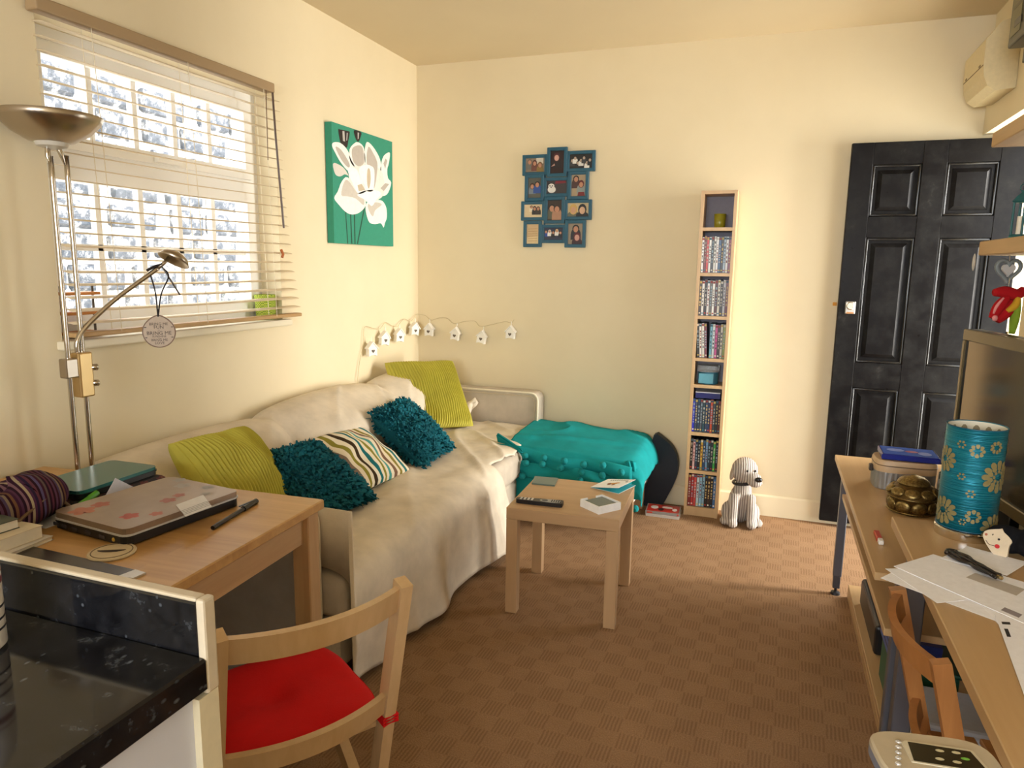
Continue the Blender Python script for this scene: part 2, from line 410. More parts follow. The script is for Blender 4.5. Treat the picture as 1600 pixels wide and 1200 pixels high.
# window: sill board, frame, glazing bars, panes
win = MB(); win.rbox((-TH+0.02, WY0-0.02, WZ0-0.025), (0.035, WY1+0.03, WZ0+0.005), 0.006)
struct(win.build('trim_3', mat=MATS['white_gloss_trim']))
fx0, fx1 = -0.17, -0.11
fr = MB(); b_ = 0.045
fr.box((fx0, WY0, WZ0), (fx1, WY0+b_, WZ1)).box((fx0, WY1-b_, WZ0), (fx1, WY1, WZ1)).box((fx0, WY0+b_, WZ0), (fx1, WY1-b_, WZ0+b_)).box((fx0, WY0+b_, WZ1-b_), (fx1, WY1-b_, WZ1))
ZM = 1.70
fr.box((fx0, WY0+b_, ZM-0.03), (fx1, WY1-b_, ZM+0.03))
wf = struct(fr.build('window_1', mat=upvc))
def sash(z0, z1, rows, nm):
    s = MB(); y0, y1 = WY0+b_, WY1-b_; q = 0.042
    s.box((fx0+0.005, y0+.001, z0+.001), (fx1+0.012, y0+q, z1-.001)).box((fx0+0.005, y1-q, z0+.001), (fx1+0.012, y1-.001, z1-.001)).box((fx0+0.005, y0+q, z0), (fx1+0.012, y1-q, z0+q)).box((fx0+0.005, y0+q, z1-q), (fx1+0.012, y1-q, z1))
    o = s.build(nm, wf, upvc)
    for k in range(1, 5):
        y = y0+q+(y1-y0-2*q)*k/5; MB().box((-0.148, y-0.011, z0+q), (-0.122, y+0.011, z1-q)).build('glazing_bar', o, upvc)
    for k in range(1, rows):
        z = z0+q+(z1-z0-2*q)*k/rows; MB().box((-0.148, y0+q, z-0.011), (-0.122, y1-q, z+0.011)).build('glazing_bar', o, upvc)
    MB().box((-0.137, y0+q, z0+q), (-0.133, y1-q, z1-q)).build('pane', o, glass)
sash(ZM+0.03, WZ1-b_, 1, 'opening_sash'); sash(WZ0+b_, ZM-0.03, 2, 'lower_sash')
h = MB(); h.rbox((-0.098, -1.96, ZM+0.035), (-0.075, -1.84, ZM+0.055), 0.004); h.build('window_handle', wf, upvc)

# garden outside the window: paved ground and a wall of rough blocks
struct(MB().box((-9, -9, -0.35), (-0.3, 9, -0.12)).build('ground_outside', mat=paving))
gw = MB(); gw.box((-3.30, -6.0, -0.12), (-3.0, 5.0, 3.2))
gw = tag(gw.build('garden_wall', mat=mortar), 'sunlit garden wall of pale grey blocks seen through the window', 'wall')
stone_meshes = []
for k in range(4):
    s = MB(); s.rbox((-0.03, -0.24, -0.10), (0.045, 0.24, 0.10), 0.02, 1)
    s.v = [v+Vector((random.uniform(-.012, .012), random.uniform(-.012, .012), random.uniform(-.012, .012))) for v in s.v]
    o = s.build('stone', gw, stone_m); stone_meshes.append(o.data)
    bpy.data.objects.remove(o)
zz = 0.25
for row in range(12):
    y = -1.9+(0.27 if row % 2 else 0)+random.uniform(-.05, .05)
    while y < 2.9:
        sc = random.uniform(0.75, 1.15)
        o = bpy.data.objects.new('stone', random.choice(stone_meshes)); COL.objects.link(o); o.parent = gw
        o.location = (-3.0, y, zz); o.scale = (1, sc, random.uniform(.9, 1.05)); y += 0.535*sc+0.06
    zz += 0.245
# outside the front door
struct(MB().box((XR+0.24, -5, -0.2), (9, 4, -0.06)).build('porch_paving', mat=paving))

# ------------------------------------------------------------------ six-panel front door, open flat against the back wall
DX0, DX1 = 2.458, 3.212; gloss_black = new_mat('gloss_black_moulding', (0.012, 0.011, 0.010), 0.16)
d = thing('front_door', 'worn black six-panel front door standing open against the back wall', 'door', (DX1, -0.045, 0.03))
bk = MATS['black_door_paint']; yb, yf, yr = -0.028, -0.068, -0.050
MB().box((DX0, yb, 0.03), (DX1, yr, 1.997)).build('core', d, bk, world=True)
xs = [(DX0, 2.560), (2.776, 2.884), (3.100, DX1)]
zs = [(0.03, 0.25), (0.768, 0.902), (1.534, 1.640), (1.890, 1.997)]
for a, b2 in xs: MB().rbox((a, yf, 0.03), (b2, yr+0.001, 1.997), 0.003, 1).build('stile', d, bk, world=True)
for z0, z1 in zs:
    for (a, b2) in ((2.560, 2.776), (2.884, 3.100)): MB().rbox((a-0.003, yf+0.0006, z0), (b2+0.003, yr+0.001, z1), 0.003, 1).build('rail', d, bk, world=True)
for (a, b2) in ((2.560, 2.776), (2.884, 3.100)):
    for (z0, z1) in ((0.25, 0.768), (0.902, 1.534), (1.640, 1.890)):
        q = 0.026; p = MB()
        p.add([(a+q, yr, z0+q), (b2-q, yr, z0+q), (b2-q, yr, z1-q), (a+q, yr, z1-q), (a+q+.02, yf+.006, z0+q+.02), (b2-q-.02, yf+.006, z0+q+.02), (b2-q-.02, yf+.006, z1-q-.02), (a+q+.02, yf+.006, z1-q-.02)],
              [(0, 1, 5, 4), (1, 2, 6, 5), (2, 3, 7, 6), (3, 0, 4, 7), (4, 5, 6, 7)])
        p.build('panel', d, bk, world=True)
        fm = MB()       # ovolo moulding around the recess
        for (A, B) in (((a, z0), (a+.012, z1)), ((b2-.012, z0), (b2, z1)), ((a, z0), (b2, z0+.012)), ((a, z1-.012), (b2, z1))):
            fm.rbox((A[0], yf+.004, A[1]), (B[0], yr+.001, B[1]), 0.0055, 4)
        fm.build('moulding', d, gloss_black, world=True, smooth=True)
lk = MB(); lk.rbox((2.490, yf-0.010, 1.150), (2.540, yf, 1.215), 0.006)
lk = lk.build('lock', d, pc('#b9b4ac', 0.3, 0.8), world=True); lk['label'] = 'silver rim lock'
M = Matrix.Translation((2.515, yf-0.010, 1.192)) @ Matrix.Rotation(math.pi/2, 4, 'X')
MB().xf(M).lathe([(0.021, 0), (0.021, 0.010), (0.016, 0.014), (0.004, 0.014)], seg=20).build('lock_knob', lk, pc('#d8d4cc', 0.2, 0.9), world=True)
MB().box((2.498, yf-0.012, 1.152), (2.532, yf-0.0095, 1.160)).build('latch_label', lk, pc('#b07a4a'), world=True)
MB().rbox((2.436, -0.012, 1.187), (2.456, -0.0, 1.205), 0.003).build('wall_stop', d, pc('#d9962f'), world=True)
for z in (0.3, 1.05, 1.75): MB().cyl((DX1+0.004, -0.07, z-.04), (DX1+0.004, -0.07, z+.04), 0.006, 8).build('hinge', d, pc('#5a4a33', .4, .7), world=True)

# ------------------------------------------------------------------ venetian blind
bl = thing('venetian_blind', 'cream venetian blind hanging crookedly across the window', 'blind', (0.03, -1.93, WZ1))
MB().rbox((0.004, -2.50, 2.090), (0.052, -1.425, 2.130), 0.005).build('head_rail', bl, rail_m, world=True)
NS = 23; ztop, zbot = 2.062, 1.165
for k in range(NS):
    f = k/(NS-1); z = ztop+(zbot-ztop)*f; sh = 0.10*f**2.2; rx = math.radians(random.uniform(-2, 2)-8.0)
    s = MB(); y0, y1 = -2.485+0.02*f, -1.395+sh; hw = 0.021
    n_ = 4
    s.grid(lambda u, v: (0.030+hw*(2*u-1)*math.cos(rx), y0+(y1-y0)*v, z+hw*(2*u-1)*math.sin(rx)+0.002*(1-(2*u-1)**2)-0.003*math.sin(v*math.pi)), 4, 3)
    o = s.build('slat', bl, slat_m, smooth=True, world=True)
    md = o.modifiers.new('thick', 'SOLIDIFY'); md.thickness = 0.0022
MB().rbox((0.008, -2.462, 1.120), (0.052, -1.286, 1.136), 0.004).build('bottom_rail', bl, shelf_w, world=True)
for y in (-2.32, -1.92, -1.50):
    for x in (0.008, 0.052): MB().cyl((x, y, 2.09), (x, y+0.03, 1.13), 0.0012, 6).build('ladder_cord', bl, pc('#e9dcc0'), world=True)
wd = MB(); wd.tube([(0.062, -1.455, 2.085), (0.066, -1.45, 1.9), (0.064, -1.415, 1.52)], 0.0045, 8); wd.build('tilt_wand', bl, pc('#4a2e18', .4), world=True)
MB().tube([(0.064, -1.50, 2.085), (0.064, -1.505, 1.8)], 0.0018, 6).build('pull_cord', bl, pc('#6b4a2c'), world=True)
MB().tube([(0.064, -1.44, 1.425), (0.066, -1.43, 1.405), (0.064, -1.435, 1.39)], 0.006, 8).build('cord_tassel', bl, pc('#b4622e'), world=True)

# ------------------------------------------------------------------ sofa
sf = thing('corner_sofa', 'beige fabric sofa along the left wall, mostly under a cream sheet', 'sofa', (0.5, -1.2, 0))
MB().rbox((0.035, -2.345, 0.075), (0.915, -0.16, 0.25), 0.02).build('base', sf, sofa_m, world=True)
for y0, y1 in ((-2.340, -1.28), (-1.27, -0.165)):
    MB().rbox((0.19, y0, 0.25), (0.945, y1, 0.405), 0.045, 4).build('seat_cushion', sf, sofa_m, smooth=True, world=True)
MB().rbox((0.03, -2.345, 0.25), (0.19, -0.16, 0.60), 0.03, 3).build('back_frame', sf, sofa_m, world=True)
for y0, y1 in ((-2.33, -1.70), (-1.66, -0.76), (-0.72, -0.18)):
    MB().rbox((0.08, y0, 0.41), (0.262, y1, 0.668), 0.07, 4).build('back_cushion', sf, sofa_m, smooth=True, world=True)
arm = MB(); pts = [(0.03, 0.075), (0.03, 0.62)]
pts += [(0.865-0.045+0.045*math.sin(a), 0.622-0.045+0.045*math.cos(a)) for a in [math.pi/2*i/6 for i in range(7)]]+[(0.865, 0.075)]
arm.prism(pts, 1, -0.145, -0.025); ao = arm.build('armrest', sf, sofa_m, world=True)
pp = [(x, -0.147, z) for x, z in pts[1:]]
MB().tube(pp, 0.006, 8).build('piping', ao, pc('#e2d6bd'), world=True)
MB().tube([(x-(0.018 if z < 0.6 else 0.0)-(0.01 if 0.8 < x < 0.86 and z > .6 else 0), -0.147, z-(0.02 if z > 0.57 else 0)) for x, z in pts[1:]], 0.0025, 6).build('seam', ao, pc('#cdbb9c'), world=True)
for x, y in ((0.10, -2.30), (0.85, -2.30), (0.10, -0.25), (0.85, -0.25)):
    MB().lathe([(0.028, 0), (0.034, 0.075)], (x, y, 0), 16).build('leg', sf, birch_z, world=True)

# cream sheet thrown over back, seat and front
arm = MB().prism(pts, 1, -2.462, -2.352); ao = arm.build('armrest', sf, cloth('shaded_arm_fabric', (0.56, 0.53, 0.52)), world=True)
MB().tube([(x, -2.352, z) for x, z in pts[1:]], 0.005, 8).build('piping', ao, pc('#e2d6bd'), world=True)
def sheet_top(y):
    e = 0
    for y0, y1, h in ((-2.52, -1.67, 0.040), (-1.67, -0.76, 0.070), (-0.76, -0.15, 0.065)):
        if y0 <= y <= y1: e = h*(max(0, math.sin(math.pi*(y-y0)/(y1-y0)))**0.32)
    return 0.685+e
def sheet_prof(y):
    T = sheet_top(y); s = (T-0.685)/0.06
    return [(0.018, 0, 0.56), (0.022, 0, T-0.05), (0.06, 0, T-0.008), (0.13, 0, T), (0.22, 0, T-0.022), (0.275+0.07*s, 0, T-0.10), (0.305+0.075*s, 0, 0.53), (0.36+0.02*s, 0, 0.445), (0.42, 0, 0.422), (0.55, 0, 0.418), (0.75, 0, 0.422), (0.88, 0, 0.418), (0.945, 0, 0.395), (0.972, 0, 0.345), (0.978, 0, 0.25), (0.985, 0, 0.14), (0.985, 0, 0.02)]
NY, NP = 180, 110
sv = []; keep = []
JC = next(j for j, p in enumerate(catmull(sheet_prof(-0.6), NP)) if p.x > 0.91)
for i in range(NY):
    y = -2.475+(-0.165+2.475)*i/(NY-1)
    P = catmull(sheet_prof(y), NP)
    for j, p in enumerate(P):
        f = j/(NP-1); q = Vector((p.x, y, p.z))
        hang = max(0.0, min(1.0, (0.385-q.z)/0.36)) if q.x > 0.8 else 0
        wr = noise.noise(Vector((q.x*5.0, y*3.2, q.z*5)))*0.010+noise.noise(Vector((q.x*13+y*4, y*9, 3)))*0.0045
        rid = 1-abs(noise.noise(Vector((q.x*3.0+1.7*y, y*2.2+q.x*2, 7.7))))*2.2
        wr += 0.016*max(0, rid)**6
        if q.x < 0.36 and q.z > .45: q.x += wr*1.0; q.z += wr*0.5
        elif hang <= 0: q.z += max(-0.004, wr*0.9)+0.003
        if hang > 0:
            fold = math.sin(y*9.5+1.2*math.sin(y*4))*0.5+math.sin(y*21+2)*0.22
            q.x += hang*(0.042*fold+wr*1.4)-0.03*hang*max(0, -(y+1.9))*1.5
            q.y += hang*0.16*max(0, min(1, (y+1.5)/0.5))
            q.x += 0.03*hang*max(0, min(1, (y+1.6)/0.6))
            q.z += hang*(0.012+0.03*noise.noise(Vector((y*3, 1, 1)))+0.10*max(0, -(y+2.17)))
        if y > -1.04 and q.x > 0.80 and q.x < 0.97: q.z += 0.004*math.sin(y*30)
        if y < -2.345:          # lies over the near arm
            q.z = max(q.z, 0.627+0.004*noise.noise(Vector((q.x*9, y*9, 0))))
            if i < 3: q.y -= 0.004*(3-i); q.z = min(q.z, 0.628-0.05*(2-i)-.01)
        sv.append(q); keep.append((hang, y, q.x))
sm = MB(); fs = []
for i in range(NY-1):
    for j in range(NP-1):
        k = [i*NP+j, (i+1)*NP+j, (i+1)*NP+j+1, i*NP+j+1]
        y = keep[k[0]][1]; hg = keep[k[2]][0]; x = keep[k[2]][2]
        if y > -1.03 and j >= JC: continue
        if y < -2.352 and (x > 0.60+0.05*math.sin(y*20)): continue
        fs.append(tuple(k))
sm.add(sv, fs)
so = sm.build('sofa_sheet', mat=sheet_m, smooth=True, origin=(0.5, -1.3, 0.42))
tag(so, 'wrinkled cream cotton sheet draped over the sofa down to the carpet', 'sheet')
md = so.modifiers.new('thick', 'SOLIDIFY'); md.thickness = 0.004; md.offset = 1
# bunched end of the sheet tucked beside the arm
kn = MB()
kn.tube(catmull([(0.40, -0.19, 0.455), (0.46, -0.20, 0.52), (0.49, -0.21, 0.565), (0.455, -0.23, 0.53), (0.47, -0.30, 0.47), (0.42, -0.42, 0.45)], 24), [0.012+0.012*abs(math.sin(i*0.7)) for i in range(24)], 8)
ko = kn.build('sheet_knot', so, sheet_m, smooth=True, world=True)

# ------------------------------------------------------------------ cushions
def pillow_mesh(w, h, t, nu=40, nv=40, rib=0, k=0.085, seed=0):
    mb = MB()
    for sgn in (1, -1):
        def fn(u, v, sgn=sgn):
            a, b = 2*u-1, 2*v-1
            cr_ = 1-0.05*a**4*b**4; x = w/2*a*(1-k*(1-b*b))*cr_; y = h/2*b*(1-k*(1-a*a))*cr_
            e = max(0, (1-a*a)*(1-b*b))
            z = t/2*e**0.42
            z += 0.012*e**0.5*noise.noise(Vector((a*2.1+seed, b*2.1, seed*3.3)))*2
            if rib and sgn > 0:
                ph = a*rib
                z += 0.0055*min(1, e*14)*math.sin(ph*2*math.pi)
            return (x, y, sgn*z)
        mb.grid(fn, nu, nv)
    return mb
def cushion(name, label, TL, TR, BR, size, t, mat, rib=0, push=0.0, seed=0, group=None):
    TL, TR, BR = Vector(TL), Vector(TR), Vector(BR)
    xa = (TR-TL); ya = (TR-BR); c = (TL+BR)/2
    M = frame_mat(c, xa, ya); M.translation = c+M.to_3x3() @ Vector((0, 0, push))
    th = thing(name, label, 'cushion', group=group, M=M)
    mb = pillow_mesh(size[0], size[1], t, 260 if rib else 44, 44, rib, seed=seed)
    return th, mb
grp = 'cushions scattered on the sofa'
th, mb = cushion('cushion', 'lime green corduroy cushion propped up tall in the corner beside the armrest', (0.085, -0.54, 0.815), (0.345, -0.20, 0.80), (0.545, -0.42, 0.445), (0.46, 0.47), 0.19, lime_m, 15, seed=1, group=grp)
mb.build('cover', th, lime_m, smooth=True)
th, mb = cushion('cushion', 'lime green corduroy cushion slumped behind the table with the laptops', (0.32, -2.375, 0.755), (0.30, -2.02, 0.735), (0.50, -1.985, 0.475), (0.40, 0.40), 0.21, lime_m, 14, seed=2, group=grp)
mb.build('cover', th, lime_m, smooth=True)
def shag(th, mb, n, w, h, t, seed):
    rnd = random.Random(seed); s = MB()
    for _ in range(n):
        a, b = rnd.uniform(-1, 1), rnd.uniform(-1, 1)
        x = w/2*a*(1-.07*(1-b*b)); y = h/2*b*(1-.07*(1-a*a)); e = max(0, (1-a*a)*(1-b*b)); z = t/2*e**.42
        sg = 1 if rnd.random() < 0.85 else -1
        p = Vector((x, y, sg*z*0.97)); nrm = Vector((a*0.5, b*0.5, sg*(0.45+e))).normalized()
        d = Vector((rnd.uniform(-1, 1), rnd.uniform(-1, 1)-0.25, rnd.uniform(-.2, .2)))
        L = rnd.uniform(0.016, 0.030); wd = rnd.uniform(0.0035, 0.0065)
        sd = nrm.cross(d).normalized()*wd
        p1 = p+nrm*L*0.55+d*L*0.18; p2 = p+nrm*L*0.8+d*L*0.6
        s.add([p-sd, p+sd, p1+sd*1.2, p1-sd*1.2, p2+sd*0.7, p2-sd*0.7], [(0, 1, 2, 3), (3, 2, 4, 5)])
    o = s.build('shag_pile', th, teal_f); o['kind'] = 'stuff'; o['label'] = 'long ragged teal ribbons of pile'
th, mb = cushion('cushion', 'shaggy teal cushion lying nearest the table corner', (0.39, -2.03, 0.635), (0.41, -1.69, 0.615), (0.67, -1.79, 0.445), (0.38, 0.36), 0.15, teal_m, seed=3, group=grp)
mb.build('cover', th, teal_m, smooth=True); shag(th, mb, 5200, .38, .36, .15, 11)
th, mb = cushion('cushion', 'wavy striped cushion in brown, teal and cream between two shaggy ones', (0.355, -1.70, 0.625), (0.36, -1.30, 0.60), (0.61, -1.28, 0.435), (0.44, 0.35), 0.12, None, seed=4, group=grp)
mb.build('cover', th, MATS['striped_cushion_cloth'], smooth=True)
th, mb = cushion('cushion', 'shaggy teal cushion leaning in front of the lime corner cushion', (0.385, -1.185, 0.655), (0.37, -0.83, 0.66), (0.62, -0.93, 0.445), (0.36, 0.36), 0.14, teal_m, seed=5, group=grp)
mb.build('cover', th, teal_m, smooth=True); shag(th, mb, 5200, .36, .36, .14, 12)

# ------------------------------------------------------------------ low stool under the turquoise throw, dark rounded case beside it
st = thing('footstool', 'low white footstool hidden under the turquoise throw', 'stool', (1.2, -0.36, 0))
MB().rbox((0.90, -0.60, 0.14), (1.53, -0.10, 0.385), 0.03, 3).build('body', st, pc('#e4e0d8', .7), world=True)
for x, y in ((0.94, -0.56), (1.49, -0.56), (0.94, -0.14), (1.49, -0.14)): MB().box((x-.025, y-.025, 0), (x+.025, y+.025, 0.14)).build('leg', st, lack_z, world=True)
cs = MB(); cp = [(1.48, 0.0), (1.60, 0.0), (1.655, 0.09), (1.69, 0.19), (1.695, 0.28), (1.665, 0.355), (1.61, 0.405), (1.55, 0.42), (1.545, 0.2)]
cs.use(dark_vinyl).prism([(p.x, p.z) for p in catmull([(a, 0, b) for a, b in cp], 40)], 1, -0.10, -0.04)
tag(cs.build('curved_case', origin=(1.58, -0.08, 0)), 'dark slate rounded case standing on edge at the wall behind the throw', 'case')

# turquoise throw
def tz(x): return 0.435-0.03*max(0, (x-1.1))/0.5-0.035*max(0, (x-1.45)/0.15)**2
tv = thing('throw_blanket', 'turquoise fleece throw with pompom hem heaped over the footstool', 'blanket', (1.2, -0.36, 0.40))
def throw_fn(u, v):
    x = 0.845+0.775*u
    P = [(0, -0.05, tz(x)-0.05), (0, -0.07, tz(x)+0.005), (0, -0.14, tz(x)+0.012), (0, -0.30, tz(x)+0.008), (0, -0.48, tz(x)-0.004), (0, -0.585, tz(x)-0.025), (0, -0.635, tz(x)-0.075), (0, -0.65, tz(x)-0.15), (0, -0.655, 0.13+0.08*u)]
    k = v*(len(P)-1); i = min(int(k), len(P)-2); f = k-i
    a, b = Vector(P[i]), Vector(P[i+1]); q = a.lerp(b, f); q.x = x
    fold = noise.noise(Vector((x*2.2+q.y*3.0, q.y*5+x, 2.0)))
    rid = max(0, 1-abs(noise.noise(Vector((x*1.4+q.y*2.6, q.y*4.2-x*1.1, 5.0))))*2.4)
    q.z += (0.009*fold+0.018*rid**4)*min(1, v*6)*min(1, .25+u*7)
    if v > 0.6: q.y += 0.02*math.sin(x*17)*(v-0.6)*2
    # right side slides down over the end
    if u > 0.86:
        s = (u-0.86)/0.14; q.x = 1.512+0.075*math.sin(s*1.5); q.z -= (0.10*s**1.6+0.02*s)*(1-.75*v)
    # the left corner sits up on the sofa seat
    if u < 0.16: q.z += 0.012*(0.16-u)/0.16
    return q
tm = MB(); tm.grid(throw_fn, 90, 70)
to = tm.build('fleece', tv, turq_m, smooth=True, world=True); md = to.modifiers.new('thick', 'SOLIDIFY'); md.thickness = 0.007
# folded-over second layer with its own hem lower down the front
def fold_fn(off, x0, x1, za, zb, y0):
    def fn(u, v):
        x = x0+(x1-x0)*u
        z = (za+(zb-za)*u); z2 = z-0.075*v-0.006*math.sin(u*21+off)*v
        y = y0-0.018*math.sin(v*math.pi)-0.012*math.sin(u*15+off*2)-0.010*v
        return (x, y, z2+0.010*math.sin(u*9+off))
    return fn
f1 = MB(); f1.grid(fold_fn(0.3, 0.79, 1.53, 0.425, 0.375, -0.640), 60, 12)
o1 = f1.build('folded_hem', tv, turq_m, smooth=True, world=True); o1.modifiers.new('thick', 'SOLIDIFY').thickness = 0.012
f2 = MB(); f2.grid(fold_fn(1.7, 0.775, 1.52, 0.375, 0.315, -0.655), 60, 12)
o2 = f2.build('folded_hem', tv, turq_m, smooth=True, world=True); o2.modifiers.new('thick', 'SOLIDIFY').thickness = 0.012
fc = MB()   # turned-up corner
fc.grid(lambda u, v: (0.785+0.16*u+0.01*v, -0.60-0.06*u-0.02*math.sin(v*3), 0.39+0.075*(1-u)**0.7*math.sin(v*math.pi*0.8+.3)+0.01), 14, 12)
o3 = fc.build('turned_corner', tv, turq_m, smooth=True, world=True); o3.modifiers.new('thick', 'SOLIDIFY').thickness = 0.010
gt = MB()   # gathered bunch down the right front
gt.grid(lambda u, v: (1.505+0.025*math.sin(u*6)+0.02*u+0.045*v*(1-v), -0.57-0.07*u-0.015*math.sin(u*19)*(1-v*.6), 0.385-(0.21-.05*abs(u-.5))*v+0.02*u), 20, 24)
o4 = gt.build('gathered_fold', tv, turq_m, smooth=True, world=True); o4.modifiers.new('thick', 'SOLIDIFY').thickness = 0.012
POMS = [(0.883, -0.665, 0.388), (0.972, -0.665, 0.385), (1.075, -0.665, 0.385), (1.185, -0.665, 0.381), (1.292, -0.685, 0.379), (1.391, -0.685, 0.386), (1.486, -0.685, 0.359), (0.797, -0.685, 0.327), (0.865, -0.685, 0.316), (0.9, -0.665, 0.358), (0.984, -0.685, 0.353), (1.074, -0.685, 0.356), (1.172, -0.685, 0.346), (1.281, -0.685, 0.338), (1.39, -0.685, 0.333), (1.275, -0.685, 0.293), (0.965, -0.685, 0.282), (1.563, -0.685, 0.181)]
pm = MB(); pm.ell((0, 0, 0), 0.0185, 12, 8)
pm.v = [v*(1+0.09*noise.noise(v*180)) for v in pm.v]
for k, (x, y, z) in enumerate(POMS):
    if k == 0: o = pm.build('pompom', tv, pom_m, smooth=True); pdat = o.data
    else: o = bpy.data.objects.new('pompom', pdat); COL.objects.link(o); o.parent = tv
    o.location = Vector((x, y-.016, z))-FRAME[tv.name].translation

# ------------------------------------------------------------------ coffee table and what lies on it
T_ = Matrix.Translation((1.2127, -1.6183, 0)) @ Matrix.Rotation(0.0478, 4, 'Z')
ct = thing('coffee_table', 'small square beech-veneer side table in the middle of the carpet', 'table', M=T_)
S = 0.4405
MB().rbox((0, 0, 0.391), (S, S, 0.4388), 0.002, 1).build('table_top', ct, lack)
for x in (0, S-.046):
    for y in (0, S-.046): MB().rbox((x+.0003, y+.0003, 0), (x+.0457, y+.0457, 0.391), 0.0015, 1).build('leg', ct, lack_z)
ZT = 0.4389
# remote control
R_ = frame_mat((1.325, -1.533, ZT), (0.985, 0.10, 0), (-0.10, 0.985, 0))
rc = thing('remote_control', 'long black television remote on the side table', 'remote', M=R_)
pts = [(-.085, -.016), (.085, -.0235), (.09, -.018), (.09, .018), (.085, .0235), (-.085, .016), (-.096, .010), (-.099, 0), (-.096, -.010)]
MB().prism(pts, 2, 0, 0.016).build('body', rc, pc('#15151a', .35))
MB().prism([(p[0]*0.5+.042, p[1]*0.8) for p in ell_poly(0, 0, .09, .0235, 16)], 2, 0.0161, 0.0172).build('keypad_plate', rc, pc('#a9a7a3', .4))
bt = MB()
for i in range(4):
    for j in range(3): bt.rbox((-.082+i*.015, -.0125+j*.0095, .0162), (-.073+i*.015, -.0065+j*.0095, .0185), .001, 1)
bt.build('buttons', rc, pc('#d4d0c8', .5))['kind'] = 'stuff'
bt = MB()
for i in range(5):
    for j in range(3): bt.rbox((.044+i*.009, -.0125+j*.0095, .0172), (.049+i*.009, -.0065+j*.0095, .0185), .0008, 1)
bt.build('buttons', rc, pc('#2a2a2e', .5))['kind'] = 'stuff'
MB().lathe([(.012, 0), (.012, .0015), (.008, .002)], (.018, 0, .0168), 20).build('navigation_ring', rc, pc('#5c5c5e', .4))
# glass coaster
cp_ = [(1.192, -1.197), (1.298, -1.184), (1.313, -1.292), (1.212, -1.300)]
co = MB(); co.prism(cp_, 2, ZT, ZT+.006); co = tag(co.build('coaster', mat=pc('#5d7370', .12), origin=(1.25, -1.24, ZT)), 'single grey-green glass coaster at the far left of the side table', 'coaster')
# white coaster holder with coasters in it
Hm = frame_mat((1.557, -1.488, ZT), (0.80, -0.60, 0), (0.60, 0.80, 0))
hd = thing('coaster_holder', 'square white holder with a notch, stacked with grey coasters', 'holder', M=Hm)
hw_ = pc('#f0eeea', .5); a_ = .056; tt = .005; hh = .030
MB().box((-a_, -a_, 0), (a_, a_, tt)).build('tray', hd, hw_)
MB().box((-a_, -a_, tt), (a_, -a_+tt, hh)).build('side', hd, hw_); MB().box((a_-tt, -a_+tt, tt), (a_, a_, hh)).build('side', hd, hw_)
MB().box((-a_, a_-tt, tt), (a_-tt, a_, hh)).build('side', hd, hw_)
MB().box((-a_, -a_+tt, tt), (-a_+tt, -.022, hh)).build('side', hd, hw_); MB().box((-a_, .022, tt), (-a_+tt, a_-tt, hh)).build('side', hd, hw_)
for k in range(3):
    c_ = MB().rbox((-.049, -.049, 0), (.049, .049, .0062), .002, 1)
    o = c_.build('coaster', mat=pc('#5d6a68', .15)); o.matrix_world = Hm @ Matrix.Translation((0, 0, tt+.0005+k*.0066))
    tag(o, ['grey coaster lowest in the white holder', 'grey coaster between two others in the white holder', 'grey coaster on top of the stack in the white holder'][k], 'coaster')
# greeting card lying half open, white front with small yellow figure
Cm = frame_mat((1.548, -1.20, ZT+.001), (0.955, -0.30, 0), (0.30, 0.955, 0))
gc = thing('greeting_card', 'white greeting card with a small yellow drawing, lying half open', 'card', M=Cm)
MB().box((-.068, -.075, 0), (.068, .075, .0012)).build('back_leaf', gc, pc('#e9ebe8', .6))
MB().box((-.066, -.073, .0013), (.066, .073, .0017)).build('inner_leaf', gc, pc('#23a7b4', .6))
ang = math.radians(10); F_ = Matrix.Translation((-.068, 0, .0020)) @ Matrix.Rotation(-ang, 4, 'Y')
fl_ = MB().xf(F_); fl_.box((0, -.075, 0), (.136, .075, .0011)); fl_ = fl_.build('front_leaf', gc, pc('#f3f3ef', .6))
pr_ = MB().xf(F_)
def flat(mb, pts, z): return mb.poly([(x, y, z) for x, y in pts])
pr_.use(pc('#d99a2b')); flat(pr_, ell_poly(.070, -.008, .022, .012, 12, rot=.4), .0014); flat(pr_, ell_poly(.086, .006, .012, .010, 10), .0015)
pr_.use(pc('#7a4c3c')); flat(pr_, ell_poly(.060, -.022, .008, .014, 10), .0016); flat(pr_, ell_poly(.082, -.024, .006, .014, 10), .0016); flat(pr_, ell_poly(.052, -.006, .010, .005, 10, rot=.6), .0016)
pr_.use(pc('#4a4a4a'))
for i in range(9): flat(pr_, ell_poly(.030+.010*i, .050+.006*math.sin(i*.35), .0040, .0055, 8), .0014)
pr_.use(pc('#55585c')); flat(pr_, ell_poly(.117, .030, .006, .006, 10), .0014); pr_.build('front_print', fl_)
